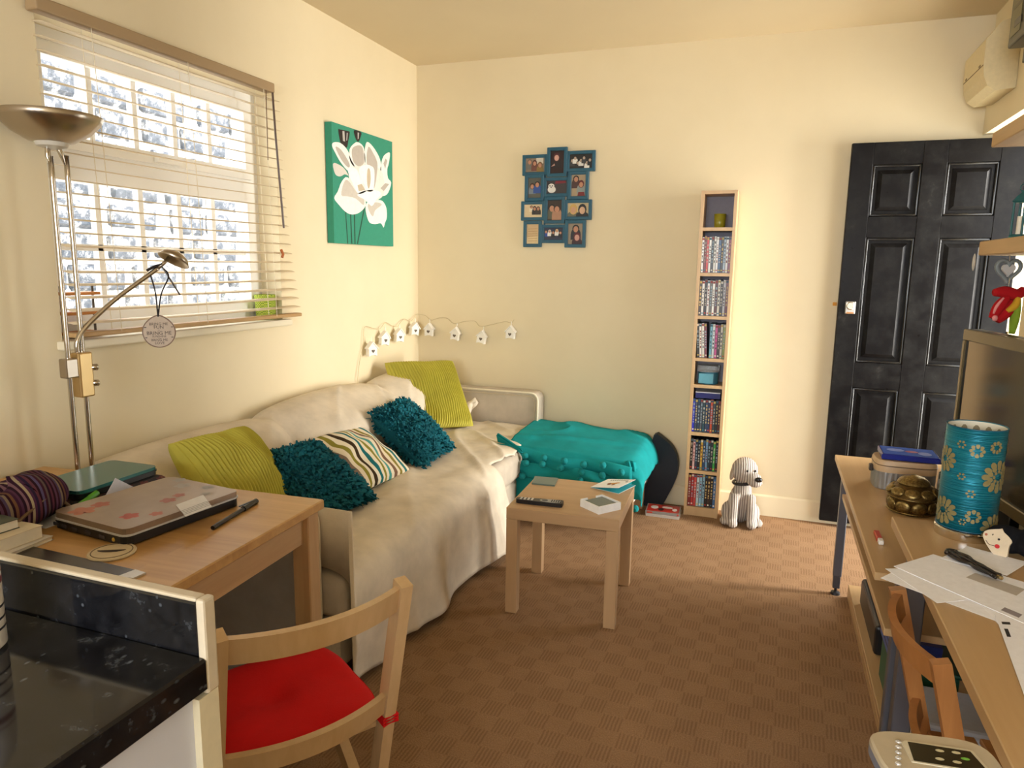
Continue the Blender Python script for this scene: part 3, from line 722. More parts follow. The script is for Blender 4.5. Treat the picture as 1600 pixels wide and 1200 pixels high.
# DVD boxes lying on the carpet by the tower
fb = MB(); fb.use(pc('#c9c2ba', .4)).box((1.552, -.272, 0), (1.735, -.135, .0145)); fb.use(pc('#a23a30', .3)).poly([(1.556, -.268, .0148), (1.731, -.268, .0148), (1.731, -.14, .0148), (1.556, -.14, .0148)])
tag(fb.build('dvd_case', origin=(1.64, -.2, 0)), 'grey dvd case lying flat on the carpet, lower of two', 'dvd case', 'dvd cases on the carpet')
Mx = Matrix.Translation((1.640, -.200, .0152)) @ Matrix.Rotation(.05, 4, 'Z')
fb = MB(); fb.use(pc('#8d8781', .4)).box((-.094, -.068, 0), (.094, .068, .0145)); fb.use(pc('#b52f22', .3)); flat(fb, [(-.088, -.06), (.088, -.06), (.088, .062), (-.088, .062)], .0148)
fb.use(pc('#e8ded4', .3)); flat(fb, ell_poly(-.05, .01, .022, .028), .0150); flat(fb, ell_poly(.02, .02, .03, .018), .0150); flat(fb, ell_poly(.062, -.01, .014, .024), .0150)
fb.use(pc('#2e1d1a', .3)); flat(fb, ell_poly(-.012, -.02, .016, .022), .0151)
fb.use(pc('#c2412f', .3)); fb.poly([(-.085, -.0682, .003), (-.055, -.0682, .003), (-.055, -.0682, .012), (-.085, -.0682, .012)]); fb.poly([(.078, -.0682, .003), (.088, -.0682, .003), (.088, -.0682, .012), (.078, -.0682, .012)])
o = fb.build('dvd_case'); o.matrix_world = Mx; tag(o, 'dvd case with a red and white cover lying flat on top of another', 'dvd case', 'dvd cases on the carpet')

# ------------------------------------------------------------------ narrow media tower
TX, TW, THH, TD = 1.748, 0.183, 1.772, 0.172
tw = thing('media_tower', 'tall narrow birch shelf tower full of film cases', 'shelf', (TX+TW/2, -TD/2, 0))
t_ = 0.016
MB().box((TX, -TD, 0), (TX+t_, -0.004, THH)).build('side', tw, tower_w, world=True)
MB().box((TX+TW-t_, -TD, 0), (TX+TW, -0.004, THH)).build('side', tw, tower_w, world=True)
MB().box((TX+t_, -0.012, 0.05), (TX+TW-t_, -0.005, THH-.01)).build('back_panel', tw, pc('#8a8792', .7), world=True)
MB().box((TX+t_, -TD+.001, THH-.017), (TX+TW-t_, -0.0125, THH-.0005)).build('top', tw, tower_w, world=True)
SH = [1.583, 1.347, 1.119, 0.891, 0.745, 0.478, 0.262, 0.052]      # top face of each shelf
for z in SH: MB().box((TX+t_, -TD+.001, z-.017), (TX+TW-t_, -0.0125, z)).build('shelf_board', tw, tower_w, world=True)
MB().box((TX+t_, -TD+.006, 0), (TX+TW-t_, -TD+.02, 0.034)).build('plinth', tw, tower_w, world=True)

ORD = ['first', 'second', 'third', 'fourth', 'fifth', 'sixth', 'seventh', 'eighth', 'ninth', 'tenth', 'eleventh', 'twelfth', 'thirteenth']
X0, X1 = TX+t_+.001, TX+TW-t_-.001
SHELVES = [
 (SH[1], 'second shelf down', 0.192, ['#dfe2e4 white', '#8f3a36 dark red', '#c3322f red', '#e4e4e2 white', '#3a3a3c black', '#ecebe6 white', '#e9e9ea white', '#2d5a88 blue', '#2b2224 black', '#a9bdd0 pale blue', '#e8e8ea white', '#8d3b56 plum'], 0),
 (SH[2], 'third shelf down', 0.192, ['#3b2f2a dark', '#ddd9d2 white', '#2c2526 black', '#d8d4d2 white', '#6d6a66 grey', '#e8e6e0 white', '#541d1f maroon', '#e3ddce cream', '#2d2b2c black', '#c8c6cc pale grey', '#6b2430 maroon'], 0),
 (SH[3], 'fourth shelf down', 0.188, ['#2c2a26 black', '#e6e2d8 white', '#dcd8d0 white', '#7a3040 plum', None, '#6fb0c4 sky blue', '#d7e4ea pale blue', '#c04a8a pink', '#3a2c30 black', '#cfc7b4 cream', '#8b9a4a green'], 1),
 (SH[5], 'sixth shelf down', 0.188, ['#2a35c8 bright blue', '#3c4a60 slate', '#2d3f58 navy', '#5a6472 grey', '#2d4a56 teal', '#41506a slate', '#2b3c62 navy', '#c8543a orange', '#3a4a52 slate', '#2a3038 dark', '#5c2c26 brown'], 0),
 (SH[6], 'seventh shelf down', 0.178, ['#26221f black', '#c9a3a0 pink', '#2a3a50 navy', '#1f2226 black', '#c7a23c yellow', '#2a4668 blue', '#6f9cc0 sky blue', '#2c3e48 slate', '#27323c dark', '#3ba04a bright green', '#2a2826 black'], 0),
 (SH[7], 'bottom shelf', 0.188, ['#8e2f2e red', '#b23030 red', '#c54a44 red', '#b9cdd4 pale blue', '#86b4cc sky blue', '#8ab0c4 sky blue', '#211d20 black', '#3a2420 dark brown', '#221f22 black', '#3f6ea0 blue'], 0),
]
case_cache = {}
def make_case(name, w, dep, h, hexs, seed):
    rnd = random.Random(seed); mb = MB()
    mb.use(pc('#1b1b1f', .35)).box((-w/2, -dep/2, 0), (w/2, dep/2, h))
    yf_ = -dep/2-.0006
    mb.use(pc(hexs, .35)); mb.poly([(-w/2+.0008, yf_, .002), (w/2-.0008, yf_, .002), (w/2-.0008, yf_, h-.002), (-w/2+.0008, yf_, h-.002)])
    lum = sum(hx(hexs)); ink = rnd.choice(['#4a4448', '#7a3a3a', '#33404e']) if lum > .8 else rnd.choice(['#b8b0a4', '#c9b070', '#8fa6b4'])
    mb.use(pc(ink, .5)); z = h*.28
    zc = h*.90
    while z < h*.80:      # marks like the title running up the spine
        L = rnd.uniform(.008, .026); ww = w*rnd.uniform(.14, .26)
        mb.poly([(-ww, yf_-.0003, z), (ww, yf_-.0003, z), (ww, yf_-.0003, z+L*.55), (-ww, yf_-.0003, z+L*.55)]); z += L
    mb.use(pc(rnd.choice(['#e6dfd2', '#c0392f', '#3f7f9a', '#d8c060']), .5)); mb.poly([(x, yf_-.0003, zz_) for x, zz_ in ell_poly(0, .014, w*.32, w*.32, 10)])
    mb.use(pc(rnd.choice(['#c9c4ba', '#8a2f2a', '#30566e', '#b8a050']), .5)); mb.poly([(-w*.4, yf_-.0003, h-.016), (w*.4, yf_-.0003, h-.016), (w*.4, yf_-.0003, h-.005), (-w*.4, yf_-.0003, h-.005)])
    return mb
seed = 0
for (z, sname, ch, cols, lean) in SHELVES:
    n_ = len(cols); wd_ = (X1-X0)/n_; k = 0
    for i, c in enumerate(cols):
        seed += 1
        if c is None: continue
        hexs, cname = c.split(' ', 1)
        h_ = ch+random.Random(seed).uniform(-.006, .002)
        mb = make_case('dvd_case', wd_*.95, .135, h_, hexs, seed)
        o = mb.build('dvd_case'); x = X0+wd_*(i+.5)
        o.location = (x, -TD+.012+.0675+random.Random(seed).uniform(0, .006), z+.0005)
        if lean and i < 4: o.rotation_euler = (0, -.06, 0); o.location.x += .006; o.location.z += .0008
        tag(o, f'{cname} spined film case, {ORD[k]} from left on the tower\'s {sname}', 'dvd case', 'film cases in the media tower'); k += 1
# flat cases lying on top of rows
fl2 = MB(); fl2.use(pc('#1f2468', .3)).box((TX+t_+.012, -TD+.012, SH[5]+.1925), (TX+TW-t_-.008, -TD+.145, SH[5]+.221)); fl2.use(pc('#c8ccd6', .3)).box((TX+t_+.012, -TD+.0125, SH[5]+.2215), (TX+TW-t_-.008, -TD+.145, SH[5]+.2265))
tag(fl2.build('box_set', origin=(TX+TW/2, -.1, SH[5]+.2)), 'navy box set lying flat on the sixth tower shelf\'s row of cases', 'box set')
fl3 = MB(); fl3.use(pc('#2a2628', .3)).box((TX+t_+.006, -TD+.010, SH[7]+.1895), (TX+TW-t_-.002, -TD+.14, SH[7]+.198))
tag(fl3.build('dvd_case', origin=(TX+TW/2, -.1, SH[7]+.19)), 'thin black case lying flat on the tower\'s bottom row', 'dvd case')
fl3 = MB(); fl3.use(pc('#b9b4b0', .3)).box((TX+t_+.01, -TD+.014, SH[7]+.1982), (TX+TW-t_-.02, -TD+.13, SH[7]+.204))
tag(fl3.build('dvd_case', origin=(TX+TW/2, -.1, SH[7]+.198)), 'thin silver case lying on a black one on the tower\'s bottom row', 'dvd case')
# olive candle cup on top shelf
cc = thing('candle_cup', 'olive glass candle cup alone on the tower\'s top shelf', 'candle', (TX+.098, -.115, SH[0]+.0005))
MB().lathe([(.024, 0), (.0275, .004), (.031, .072), (.029, .072), (.0255, .010), (.001, .008)], seg=28, cap=False).build('cup', cc, pc('#8a8420', .25), smooth=True)
MB().lathe([(.026, .0), (.0275, .05), (.001, .05)], (0, 0, .0085), 20).build('wax', cc, pc('#a7a04a', .6), smooth=True)
# blue tub with clear lid
tb = thing('storage_tub', 'round blue tub under a clear lid on the tower\'s fifth shelf', 'tub', (TX+TW/2-.006, -.105, SH[4]+.0005))
MB().lathe([(.050, 0), (.054, .004), (.054, .068), (.001, .068)], seg=32).build('tub', tb, pc('#2f6f88', .3), autosmooth=40)
MB().box((-.046, -.0555, .008), (.03, -.052, .060)).build('label_print', tb, pc('#5aa0b4', .4))
MB().lathe([(.057, .0), (.060, .030), (.058, .034), (.001, .035)], (0, 0, .0685), 32).build('lid', tb, clear, autosmooth=40)

# ------------------------------------------------------------------ plush dog
dog_s = 1.04
dg = thing('plush_dog', 'cream and grey striped corduroy toy dog sitting by the tower', 'soft toy', (2.055, -0.20, 0), rotz=math.radians(8))
m = new_mat('striped_corduroy_plush', rough=0.95, spec=0.1); t = NT(m)
wv = t.n('ShaderNodeTexWave'); wv.bands_direction = 'X'; wv.inputs['Scale'].default_value = 27; wv.inputs['Distortion'].default_value = 0.6; wv.inputs['Detail'].default_value = 1
t.l(t.coords((1, .25, .06)), wv.inputs['Vector'])
t.l(t.ramp(wv.outputs['Fac'], [(0.2, (0.26, 0.21, 0.18)), (0.6, (0.56, 0.49, 0.42))]), t.b.inputs['Base Color']); t.bump(wv.outputs['Fac'], 0.6, 0.004)
plush = m
plush_b = cloth('plain_cream_plush', (0.42, 0.33, 0.26))
body = MB()
body.ell((0, .035, .105), (.068, .070, .110)); body.ell((0, .0, .185), (.050, .046, .060)); body.ell((0, .015, .225), (.036, .034, .04))
# head turned to the right of the picture
hm = Matrix.Rotation(math.radians(22), 3, 'Z')
body.ell((.004, -.004, .302), (.070, .064, .073)); body.ell((.044, -.055, .272), (.042, .050, .036), M=hm); body.ell((.052, -.07, .257), (.038, .040, .026), M=hm)
for s in (-1, 1):
    body.tube([(s*.040, -.030, .175), (s*.046, -.050, .11), (s*.047, -.058, .04)], [.026, .024, .025], 14); body.ell((s*.049, -.074, .024), (.028, .042, .024))
    body.ell((s*.066, .02, .058), (.036, .058, .055)); body.ell((s*.086, -.034, .022), (.026, .040, .022))
o = body.build('body', dg, plush)
md = o.modifiers.new('blend', 'REMESH'); md.mode = 'VOXEL'; md.voxel_size = 0.0055
md2 = o.modifiers.new('relax', 'SMOOTH'); md2.factor = 0.6; md2.iterations = 6
for p in o.data.polygons: p.use_smooth = True
md.use_smooth_shade = True
for (cx_, cy_e, ang) in ((-.064, -.006, .0), (.070, -.004, .0)):
    e = MB(); e.ell((0, 0, 0), (.014, .036, .056), 16, 12)
    e.v = [Vector((v.x+(-v.z-.05)*.30*(-1 if cx_ < 0 else 1)*.8, v.y*(.85-.35*(v.z/.056)), v.z)) for v in e.v]
    Mx = Matrix.Translation((cx_, cy_e, .300 if cx_ < 0 else .292)) @ Matrix.Rotation(-ang, 4, 'Y')
    e.v = [Mx @ v for v in e.v]; e.build('ear', dg, plush_b, smooth=True)
MB().ell((.064, -.112, .284), (.019, .014, .014)).build('nose', dg, pc('#0e0c0c', .25), smooth=True)['label'] = 'black stitched nose'
for x, y in ((.012, -.064), (.052, -.054)): MB().ell((x, y-.002, .315), (.0055, .005, .006)).build('eye', dg, pc('#0c0b0b', .1), smooth=True)
MB().tube([(.052*math.cos(a)+.002, .010+.05*math.sin(a), .232+.006*math.cos(a)) for a in [2*math.pi*k/28 for k in range(28)]], .0075, 8, closed=True).build('collar', dg, pc('#1a1716', .5), smooth=True)

# ------------------------------------------------------------------ collage photo frame on the back wall
FX = lambda X: 0.735+(X-125)*(0.418/665)+0  # helper replaced below
pf = thing('photo_frame', 'teal twelve-picture collage photo frame on the back wall', 'photo frame', (0.92, -0.012, 1.77))
teal_p = pc('#14536b', .35); teal_e = pc('#0f3f52', .4)
sx = 0.570/1010; 
def fx(X): return 0.698+(X-103)*sx*1.065
def fz(Y): return 2.046-(Y-112)*sx
CELLS = [  # x0, y0, x1, y1 in the proportions of the frame, kind of picture
 (103, 172, 360, 380, 'trio'), (356, 108, 556, 400, 'stage'), (548, 150, 832, 355, 'crowd'),
 (132, 372, 330, 640, 'pair_blue'), (322, 405, 590, 600, 'panda'), (572, 352, 776, 632, 'pair_red'),
 (96, 640, 345, 838, 'beach'), (338, 600, 545, 872, 'pair_dark'), (540, 632, 812, 835, 'blonde'),
 (126, 842, 315, 1112, 'letter'), (305, 880, 560, 1070, 'band'), (552, 838, 760, 1115, 'hug')]
def head(mb, x, z, r, skin, hair, y, long=False):
    mb.use(pc(hair, .5)); mb.poly([(a, y, b) for a, b in ell_poly(x, z+r*.15, r*1.18, r*(1.5 if long else 1.2), 12)])
    mb.use(pc(skin, .5)); mb.poly([(a, y-.0003, b) for a, b in ell_poly(x, z-r*.12, r*.82, r, 12)])
def bust(mb, x, z, w, h, c, y): mb.use(pc(c, .5)); mb.poly([(a, y, b) for a, b in ([(x-w, z-h), (x+w, z-h)]+ell_poly(x, z-h*.4, w, h*.9, 9, 0, math.pi))])
for i, (a0, b0, a1, b1, kd) in enumerate(CELLS):
    x0, x1, z0, z1 = fx(a0), fx(a1), fz(b1), fz(b0); dep = .020 if i % 2 else .016
    q = MB(); fw = .019
    q.rbox((x0, -dep, z0), (x0+fw, -.001, z1), .002, 1).rbox((x1-fw, -dep, z0), (x1, -.001, z1), .002, 1).rbox((x0+fw-.002, -dep, z0), (x1-fw+.002, -.001, z0+fw), .002, 1).rbox((x0+fw-.002, -dep, z1-fw), (x1-fw+.002, -.001, z1), .002, 1)
    fo = q.build('frame_section', pf, teal_p, world=True)
    X0_, X1_, Z0_, Z1_ = x0+fw-.001, x1-fw+.001, z0+fw-.001, z1-fw+.001; W_, H_ = X1_-X0_, Z1_-Z0_; y = -.0085
    P = MB(); U = lambda u: X0_+u*W_; V = lambda v: Z0_+v*H_
    bgc = dict(trio='#8a7a68', stage='#2a1416', crowd='#1e1c1c', pair_blue='#5a5a50', panda='#3a3436', pair_red='#b09a7c', beach='#dfc9a0', pair_dark='#3a2a20', blonde='#c8b48c', letter='#d9b98a', band='#2a3048', hug='#9a8a74')[kd]
    P.use(pc(bgc, .3)).box((X0_, y+.0004, Z0_), (X1_, -.002, Z1_))
    sk = '#c08a6c'; r_ = min(W_, H_)
    def HB(u, v, r, hair, top, skin=sk, long=False, d=0):
        bust(P, U(u), V(v)-r*r_*.9, r*r_*1.7, r*r_*2.6 if V(v)-r*r_*.9-r*r_*2.6 > Z0_ else V(v)-r*r_*.9-Z0_, top, y-d-.0006); head(P, U(u), V(v), r*r_, skin, hair, y-d-.0009, long)
    if kd == 'trio':
        P.use(pc('#d8d0c0')).poly([(U(.55), y, V(.6)), (U(.92), y, V(.6)), (U(.92), y, V(.99)), (U(.55), y, V(.99))])
        HB(.22, .72, .15, '#6e5f50', '#6d6a62'); HB(.48, .62, .15, '#4a1d16', '#6a3c34', long=True, d=.001); HB(.76, .48, .15, '#7c5a34', '#8a7038', long=True, d=.002)
    elif kd == 'stage': HB(.45, .70, .20, '#4a1620', '#1c0f10', '#d8a898', True); P.use(pc('#c89a88')).poly([(U(.05), y-.003, V(.30)), (U(.35), y-.003, V(.36)), (U(.30), y-.003, V(.44))])
    elif kd == 'crowd':
        for k in range(7): HB(.12+.13*k, .55+.2*math.sin(k*2.1), .11, '#171414', ['#3a3a3a', '#e0ddd6', '#222222', '#d8d6d0'][k % 4], '#b09a88', d=.0008*k)
    elif kd == 'pair_blue': HB(.32, .58, .15, '#3c2418', '#7c8894', long=True); HB(.70, .66, .17, '#1e1712', '#2c4f9a', d=.002)
    elif kd == 'panda':
        P.use(pc('#7a2430')).poly([(U(.4), y, V(.75)), (U(.95), y, V(.8)), (U(.9), y, V(.99)), (U(.45), y, V(.99))])
        P.use(pc('#e8e4dc'))
        P.poly([(a, y-.0006, b) for a, b in ell_poly(U(.26), V(.32), .2*W_, .26*H_)]); P.poly([(a, y-.0009, b) for a, b in ell_poly(U(.24), V(.58), .15*W_, .2*H_)])
        P.use(pc('#1a1818'))
        for u, v in ((.17, .6), (.29, .6), (.23, .5), (.12, .78), (.34, .78)): P.poly([(a, y-.0012, b) for a, b in ell_poly(U(u), V(v), .035*W_, .05*H_, 8)])
    elif kd == 'pair_red': HB(.32, .80, .17, '#1e1510', '#4a2e2a'); HB(.68, .55, .17, '#5e1518', '#8a9490', long=True, d=.002); P.use(pc('#7a2a28')).poly([(U(.45), y-.004, V(.02)), (U(.95), y-.004, V(.02)), (U(.9), y-.004, V(.2)), (U(.5), y-.004, V(.2))])
    elif kd == 'beach': HB(.40, .78, .10, '#3a2a20', '#e8dcc4'); HB(.58, .66, .13, '#2a1a14', '#2c2a2a', long=True, d=.001); HB(.78, .66, .13, '#241a14', '#3a332e', d=.002)
    elif kd == 'pair_dark': HB(.30, .60, .20, '#241810', '#5e5c48'); HB(.66, .56, .20, '#3a241a', '#b08468', d=.002)
    elif kd == 'blonde': HB(.28, .50, .26, '#c8a45a', '#6a6a58', '#c89a78', True); HB(.70, .48, .27, '#120e10', '#1c1a1c', '#d0a888', True, .002)
    elif kd == 'letter':
        P.use(pc('#e9cf9e')).poly([(U(.02), y-.0005, V(.02)), (U(.98), y-.0005, V(.02)), (U(.98), y-.0005, V(.4)), (U(.02), y-.0005, V(.34))])
        P.use(pc('#a8763e'))
        for k in range(6): P.poly([(U(.12), y-.001, V(.14+.12*k)), (U(.88), y-.001, V(.16+.12*k)), (U(.88), y-.001, V(.175+.12*k)), (U(.12), y-.001, V(.155+.12*k))])
    elif kd == 'band':
        for k in range(5): HB(.12+.19*k, .66+.08*math.sin(k*2.7), .11, ['#2a2422', '#d8d4cc', '#3c2a1e', '#d4b87a', '#1c1a1c'][k], ['#2c4a9a', '#e8e6e0', '#1a1a20', '#e0ddd8', '#20242e'][k], d=.0006*k)
    else: HB(.52, .74, .2, '#16110e', '#22262e'); HB(.62, .34, .2, '#5a1a20', '#3a2026', '#c8988a', True, .002)
    P.build('photo', fo, world=True)
tk = MB(); tk.rbox((fx(330), -.010, fz(1060)), (fx(345), -.001, fz(350)), .001, 1); tk.rbox((fx(556), -.010, fz(1060)), (fx(572), -.001, fz(350)), .001, 1); tk.build('connector', pf, teal_e, world=True)

# ------------------------------------------------------------------ flower canvas on the left wall
py0, py1, pz0, pz1 = -0.987, -0.385, 1.470, 2.055
cv = thing('canvas_painting', 'green canvas painted with one large white flower, on the left wall', 'painting', (0.0, (py0+py1)/2, pz0))
cgreen = pc('#2f8f74', .7)
MB().box((0.002, py0, pz0), (0.04, py1, pz1)).build('canvas', cv, cgreen, world=True)
PW, PH = py1-py0, pz1-pz0
def pp3(u, v, k): return (0.0403+.00018*k, py0+u*PW, pz1-v*PH)
# crop coords of the painting (perspective removed by eye): u across, v down
def uv(X, Y):
    u = (X-152)/(645-152); top = 95+(272-95)*u; bot = 1088+(1126-1088)*u
    return u, (Y-top)/(bot-top)
layers = [
 ('#1b4f3c', [[(236, 800), (242, 800), (256, 1095), (248, 1095)], [(274, 840), (282, 840), (288, 1096), (278, 1096)], [(304, 840), (313, 840), (313, 1098), (303, 1098)], [(385, 800), (394, 800), (332, 1099), (322, 1099)]]),
 ('#241a18', [[(200, 165), (212, 158), (275, 172), (285, 185), (272, 255), (262, 300), (240, 300), (215, 270)], [(318, 165), (375, 182), (368, 225), (350, 258), (330, 230)]]),
 ('#b9b4b0', [[(230, 170), (245, 172), (248, 255), (232, 250)], [(262, 185), (270, 186), (264, 245), (258, 248)], [(346, 182), (358, 186), (354, 232), (346, 238)]]),
 ('#d9d2c8', [[(155, 440), (180, 432), (235, 470), (268, 530), (240, 520), (205, 538), (170, 520)]]),
 ('#f4f1ea', [[(152, 290), (165, 262), (215, 268), (265, 325), (290, 400), (320, 470), (275, 500), (215, 430), (175, 350)], [(280, 320), (320, 268), (350, 262), (385, 290), (400, 340), (400, 460), (340, 475), (285, 420)], [(420, 260), (470, 300), (520, 380), (538, 450), (530, 560), (470, 660), (440, 560), (400, 420), (400, 330)], [(540, 440), (560, 385), (590, 360), (622, 360), (610, 440), (595, 490), (600, 560), (630, 600), (600, 680), (560, 704), (510, 690), (480, 640), (520, 540)], [(262, 545), (215, 580), (185, 660), (158, 715), (190, 770), (240, 830), (290, 852), (350, 835), (400, 780), (390, 720), (330, 660)], [(400, 780), (430, 740), (490, 735), (545, 745), (580, 800), (585, 880), (565, 930), (553, 966), (530, 930), (480, 935), (430, 920), (405, 850)]]),
 ('#ece7de', [[(290, 470), (400, 440), (520, 480), (560, 560), (560, 690), (480, 745), (400, 745), (310, 690), (270, 560)]]),
 ('#bdb3a8', [[(175, 300), (215, 320), (262, 400), (280, 450), (262, 462), (215, 400)], [(298, 320), (330, 290), (370, 290), (388, 330), (392, 430), (345, 455), (305, 410)], [(430, 300), (470, 350), (505, 430), (500, 520), (475, 640), (455, 560), (415, 430)], [(560, 440), (580, 400), (596, 420), (575, 485)], [(530, 640), (575, 600), (610, 610), (560, 665)]]),
 ('#cdc4b8', [[(230, 590), (262, 570), (330, 670), (385, 730), (380, 775), (320, 720), (250, 700), (210, 690)], [(420, 770), (490, 755), (540, 775), (480, 820), (460, 870), (430, 830)]]),
 ('#fbfaf5', [[(262, 490), (290, 465), (330, 480), (365, 560), (400, 640), (400, 665), (340, 680), (300, 600)], [(350, 480), (400, 445), (450, 455), (478, 490), (475, 600), (460, 660), (410, 655), (370, 570)], [(330, 690), (400, 655), (490, 655), (535, 685), (490, 735), (450, 785), (400, 735)]]),
 ('#c9b89e', [[(335, 610), (370, 600), (398, 650), (345, 660)], [(418, 490), (438, 480), (446, 560), (430, 640), (415, 600)]]),
]
fp = MB()
for k, (c, polys) in enumerate(layers):
    fp.use(pc(c, .7))
    for pl in polys:
        P_ = [Vector((*uv(X, Y), 0)) for X, Y in pl]
        if len(P_) > 4:
            n = len(P_); sm_ = []
            for i in range(n):   # round the outline off
                p0, p1, p2, p3 = P_[i-1], P_[i], P_[(i+1) % n], P_[(i+2) % n]
                for tt_ in (0, .33, .66): sm_.append(.5*((2*p1)+(p2-p0)*tt_+(2*p0-5*p1+4*p2-p3)*tt_**2+(3*p1-p0-3*p2+p3)*tt_**3))
            P_ = sm_
        fp.poly([pp3(min(1, max(0, p.x)), min(1, max(0, p.y)), k+1) for p in P_])
fp.build('painted_flower', cv, world=True)

# ------------------------------------------------------------------ birdhouse light string
bs = tag(MB().tube(catmull([(0.030, -0.80, 0.62), (0.012, -0.74, 0.80), (0.012, -0.69, 0.93), (0.012, -0.67, 1.02), (0.02, -0.58, 1.005), (0.02, -0.52, 1.00), (0.012, -0.44, 1.03), (0.012, -0.36, 1.005), (0.02, -0.31, 1.00), (0.012, -0.22, 1.035), (0.02, -0.14, 1.02), (0.012, -0.06, 1.05), (0.012, -0.012, 1.055), (0.06, -0.012, 1.045), (0.10, -0.02, 1.02), (0.15, -0.012, 1.035), (0.21, -0.012, 1.035), (0.26, -0.02, 1.005), (0.33, -0.012, 1.02), (0.40, -0.012, 1.025), (0.44, -0.02, 0.995), (0.52, -0.012, 1.01), (0.60, -0.012, 1.03), (0.645, -0.02, 1.025), (0.66, -0.012, 1.045)], 160), .0016, 6).build('light_string', mat=pc('#c9b78e', .5)), 'thin wire of a light string pinned across the room corner', 'wire')
def birdhouse(loc, rz, tilt, label):
    Mh = Matrix.Translation(loc) @ Matrix.Rotation(rz, 4, 'Z') @ Matrix.Rotation(tilt, 4, 'Y')
    t0 = thing('birdhouse_light', label, 'light', M=Mh, group='birdhouse lights on the string')
    w_, h_, d_ = .026, .040, .017; wh = pc('#f1ece2', .6)
    MB().prism([(-w_, -h_), (-w_, .006), (0, .034), (w_, .006), (w_, -h_), (.012, -h_+.006), (-.012, -h_+.006)], 1, -d_, d_).build('house', t0, wh)
    for s in (-1, 1):
        MB().prism([(0, .036), (0, .042), (s*.034, .005), (s*.032, .0)], 1, -d_-.004, d_+.002).build('roof', t0, wh)
    hp = []
    for k in range(20):
        a = 2*math.pi*k/20; hp.append((.00072*16*math.sin(a)**3*.95, -.011+.00072*(13*math.cos(a)-5*math.cos(2*a)-2*math.cos(3*a)-math.cos(4*a))))
    MB().poly([(x, -d_-.0008, z) for x, z in hp]).build('heart_hole', t0, pc('#6b5f52', .8))
    MB().tube([(0, 0, .040), (.003, .002, .055), (0, .004, .066)], .0022, 6).build('loop', t0, wh)
posn = ['hanging lowest, at the far left end', 'second from the left wall end', 'third from the left wall end', 'fourth from the left, nearest the corner']
for k, (y, z, ti) in enumerate(((-.651, .898, .0), (-.508, .945, .12), (-.333, .948, .1), (-.137, .972, .16))): birdhouse((.042, y, z), math.radians(62), ti, f'white wooden birdhouse light, {posn[k]} of the string')
posn = ['just right of the room corner', 'second one right of the room corner', 'tilted, third one right of the room corner', 'at the far right end of the string']
for k, (x, z, ti) in enumerate(((.094, .960, .0), (.277, .942, .12), (.456, .930, .16), (.646, .968, .02))): birdhouse((x, -.030, z), 0, ti, f'white wooden birdhouse light {posn[k]}')

# ------------------------------------------------------------------ dining table with its things
TB = Matrix.Translation((1.016, -2.533, 0)) @ Matrix.Rotation(0.058, 4, 'Z')
tb = thing('dining_table', 'butcher-block wooden table standing against the kitchen upstand', 'table', M=TB)
ZB = 0.730; LX, LY = 0.99, 0.745
MB().rbox((-LX, -LY, ZB-.026), (0, 0, ZB), .003, 1).build('table_top', tb, table_wood)
a = .012; lw = .052
for x in (-LX+.025, -a-lw):
    for y in (-LY+a, -a-lw): MB().rbox((x, y, 0), (x+lw, y+lw, ZB-.026), .003, 1).build('leg', tb, birch_z)
MB().box((-LX+.08, -a-.035, ZB-.106), (-a-lw, -a-.015, ZB-.026)).build('apron', tb, birch_x); MB().box((-LX+.08, -LY+.017, ZB-.106), (-a-lw, -LY+.037, ZB-.026)).build('apron', tb, birch_x)
MB().box((-a-.035, -LY+a+lw, ZB-.106), (-a-.015, -a-lw, ZB-.026)).build('apron', tb, birch); MB().box((-LX+.03, -LY+a+lw, ZB-.106), (-LX+.05, -a-lw, ZB-.026)).build('apron', tb, birch)
ZB += .0005
def laptop(name, label, TL, TR, BR, z0, hb, hl, base_m, lid_m, rim_m):
    TL, TR, BR = [Vector((p[0], p[1], z0)) for p in (TL, TR, BR)]
    c = (TL+BR)/2; M = frame_mat(c, TR-TL, TR-BR); w = (TR-TL).length; h = (TR-BR).length
    t0 = thing(name, label, 'laptop', M=M)
    def slab(z, z2, ins, nm, mat, par, rr=.02):
        pts = []
        for sx_, sy_2, a0 in ((1, 1, 0), (-1, 1, .5), (-1, -1, 1), (1, -1, 1.5)):
            for k in range(5):
                an = math.pi*(a0+.5*k/4); pts.append((sx_*(w/2-ins-rr)+rr*math.cos(an), sy_2*(h/2-ins-rr)+rr*math.sin(an)))
        return MB().prism(pts, 2, z, z2).build(nm, par, mat)
    b0 = slab(0.003, hb, .002, 'base', base_m, t0); slab(hb, hb+.004, 0, 'rim', rim_m, t0); l0 = slab(hb+.0042, hb+.0042+hl, .002, 'lid', lid_m, t0)
    return t0, w, h, hb+.0042+hl, b0, l0
m = new_mat('worn_bronze_lid', rough=0.28, metal=0.35); t = NT(m); nz = t.noise(t.coords(), 7, 4)
t.l(t.ramp(nz, [(.3, (0.26, 0.19, 0.14)), (.7, (0.36, 0.27, 0.21))]), t.b.inputs['Base Color'])
lp, lw_, lh_, lz, lb, ll = laptop('laptop', 'large closed bronze-grey laptop with faded flower stickers', (0.540, -2.960), (0.577, -2.630), (0.846, -2.660), ZB, .024, .014, pc('#17171a', .4), m, pc('#c4c4c8', .35))
